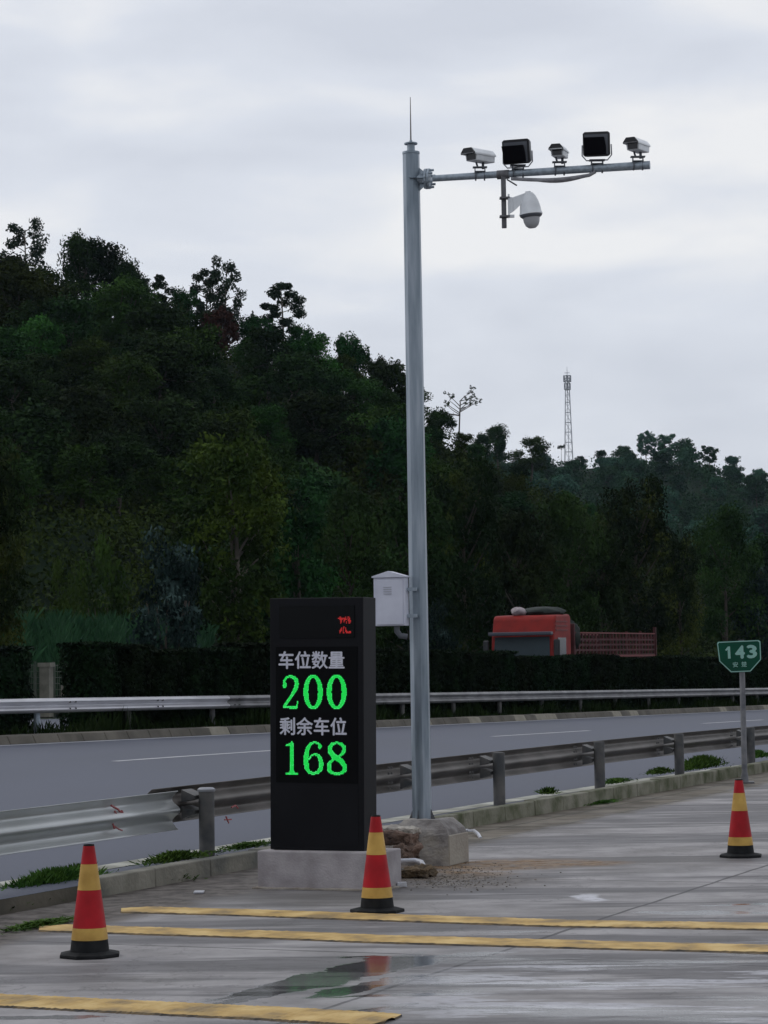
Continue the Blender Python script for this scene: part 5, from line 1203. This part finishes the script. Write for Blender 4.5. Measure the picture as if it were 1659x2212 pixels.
# ------------------------------------------------------------------ weeds along the near kerb
def weed(x, y, rx, h, n, label, z=.1, seed=0):
    h *= .62; rx *= .9; P = G(x, y, z); rg = np.random.default_rng(seed); Q = np.zeros((n, 4, 3))
    for j in range(n):
        a = rg.uniform(0, 6.28); rr = abs(rg.normal(0, .45)); px, py = rr*rx*math.cos(a), rr*.14*math.sin(a)
        q_ = Vector((px*UX*1.0-py*UY, px*UY+py*UX, 0)); hh = h*rg.uniform(.25, 1)*math.exp(-rr*rr*.6); b1 = rg.uniform(0, 6.28); wv = .008+.007*rg.random(); dx, dy = math.cos(b1)*wv, math.sin(b1)*wv; l = rg.normal(0, .05, 2); z0 = hh*rg.uniform(.0, .7)
        Q[j] = [(q_.x-dx*.3, q_.y-dy*.3, z0), (q_.x+dx+l[0]*.5, q_.y+dy+l[1]*.5, z0+(hh-z0)*.5), (q_.x+l[0], q_.y+l[1], hh), (q_.x-dx+l[0]*.5, q_.y-dy+l[1]*.5, z0+(hh-z0)*.5)]
    o = bpy.data.objects.new('weed_clump', mesh_np('weed_clump', Q, M['grass'])); col.objects.link(o); o.location = P; tag(o, label, 'weeds', 'weeds along the near kerb')
weed(118, 1930, 1.1, .36, 3600, 'large bright weed patch left of the kerb end, behind the left cone', .0, 1)
weed(30, 1958, .9, .12, 900, 'low weeds at the left frame edge beside the dirt', .0, 12)
weed(165, 1914, .5, .32, 1200, 'weeds at the broken kerb end directly behind the left cone', .0, 13)
weed(376, 1862, .7, .17, 1200, 'weeds on top of the kerb left of the capped post', .12, 2)
weed(380, 1902, .28, .15, 450, 'small weed tuft at the foot of the kerb below the capped post', .0, 3)
weed(535, 1832, .9, .10, 900, 'thin weeds on the kerb just left of the display board', .14, 4)
weed(1185, 1716, .22, .17, 400, 'single weed tuft behind the kerb between two posts', .12, 5)
weed(1330, 1692, .8, .13, 900, 'weeds behind the kerb right of the third post', .12, 6)
weed(1425, 1672, .7, .18, 900, 'weeds against the fourth post', .12, 7)
weed(1515, 1662, 1.5, .38, 2200, 'tall bushy weeds between the last post and the kilometre sign', .12, 8)
weed(1635, 1638, .7, .25, 900, 'weeds at the right frame edge beyond the kilometre sign', .12, 9)
weed(1300, 1735, .8, .07, 900, 'low moss and weeds in the joint before the kerb', .0, 10)
weed(90, 2000, .7, .07, 1200, 'flat weeds left of the left cone at the stripe end', .0, 11)

# ------------------------------------------------------------------ lattice tower on the far ridge
TY = 720; tb = Dp(1229, 1002, TY); k_ = TY/FPX
root = empty('lattice_tower', tb-Vector((0, 0, 1))); tag(root, 'tall lattice communications tower on the far ridge', 'tower')
def tw(y): return (1002-y)*k_+1
def hwid(y): return (9+(17.5-9)*max(0, (y-845))/(1000-845))/2*k_ if y > 845 else 9/2*k_
b = MB(); ys = [1002, 976, 955, 933, 912, 890, 868, 852, 838, 826, 815]
cs = [(-1, -.6), (1, -.6), (.1, 1)]
for c_ in range(4):
    sx, sy = ((-1, -1), (1, -1), (1, 1), (-1, 1))[c_]; cx2, cy2 = ((1, -1), (1, 1), (-1, 1), (-1, -1))[c_]
    for ya, yb in zip(ys, ys[1:]):
        a, c2 = hwid(ya), hwid(yb); b.bar((sx*a, sy*a*.8, tw(ya)), (sx*c2, sy*c2*.8, tw(yb)), .16)
        b.bar((sx*a, sy*a*.8, tw(ya)), (cx2*c2, cy2*c2*.8, tw(yb)), .07); b.bar((cx2*a, cy2*a*.8, tw(ya)), (sx*c2, sy*c2*.8, tw(yb)), .07)
        b.bar((sx*c2, sy*c2*.8, tw(yb)), (cx2*c2, cy2*c2*.8, tw(yb)), .13)
b.tube([(0, 0, tw(1002)), (0, 0, tw(815))], .10, 6)
b.build('lattice_frame', M['tower'], root)
b = MB()
for y, r_ in ((840, 7.5), (822, 8), (811, 6)): b.lathe([(r_*k_, tw(y)), (r_*k_, tw(y)+.25)], 12); b.lathe([(r_*k_, tw(y)+.9), (r_*k_, tw(y)+1.0)], 12, caps=False)
b.build('platform', M['tower'], root)
for y, r_ in ((835, 6.5), (818, 8)):
    for kq in range(6):
        a = kq*1.047+.3; b = MB(); b.box((r_*k_*math.cos(a), r_*k_*math.sin(a), tw(y)+.2), (.32, .32, 1.9)); b.build('antenna_panel', M['antenna'], root)
b = MB(); b.tube([(0, 0, tw(812)), (0, 0, tw(790))], [.12, .05], 6); b.build('spire', M['tower'], root)

# ------------------------------------------------------------------ air
b = MB(); b.box((250, 500, 60), (3600, 3600, 160)); hz = b.build('haze', None)
hz.data.materials.clear()
hm = bpy.data.materials.new('haze'); hm.use_nodes = True; t = hm.node_tree; t.nodes.clear()
ho = NN(t, 'ShaderNodeOutputMaterial'); pv = NN(t, 'ShaderNodeVolumePrincipled'); pv.inputs['Color'].default_value = (.62, .82, 1, 1); pv.inputs['Density'].default_value = 5e-5; pv.inputs['Anisotropy'].default_value = .3
LK(t, pv.outputs[0], ho.inputs['Volume']); hz.data.materials.append(hm); hz['kind'] = 'stuff'; hz['label'] = 'thin pale haze filling the air'
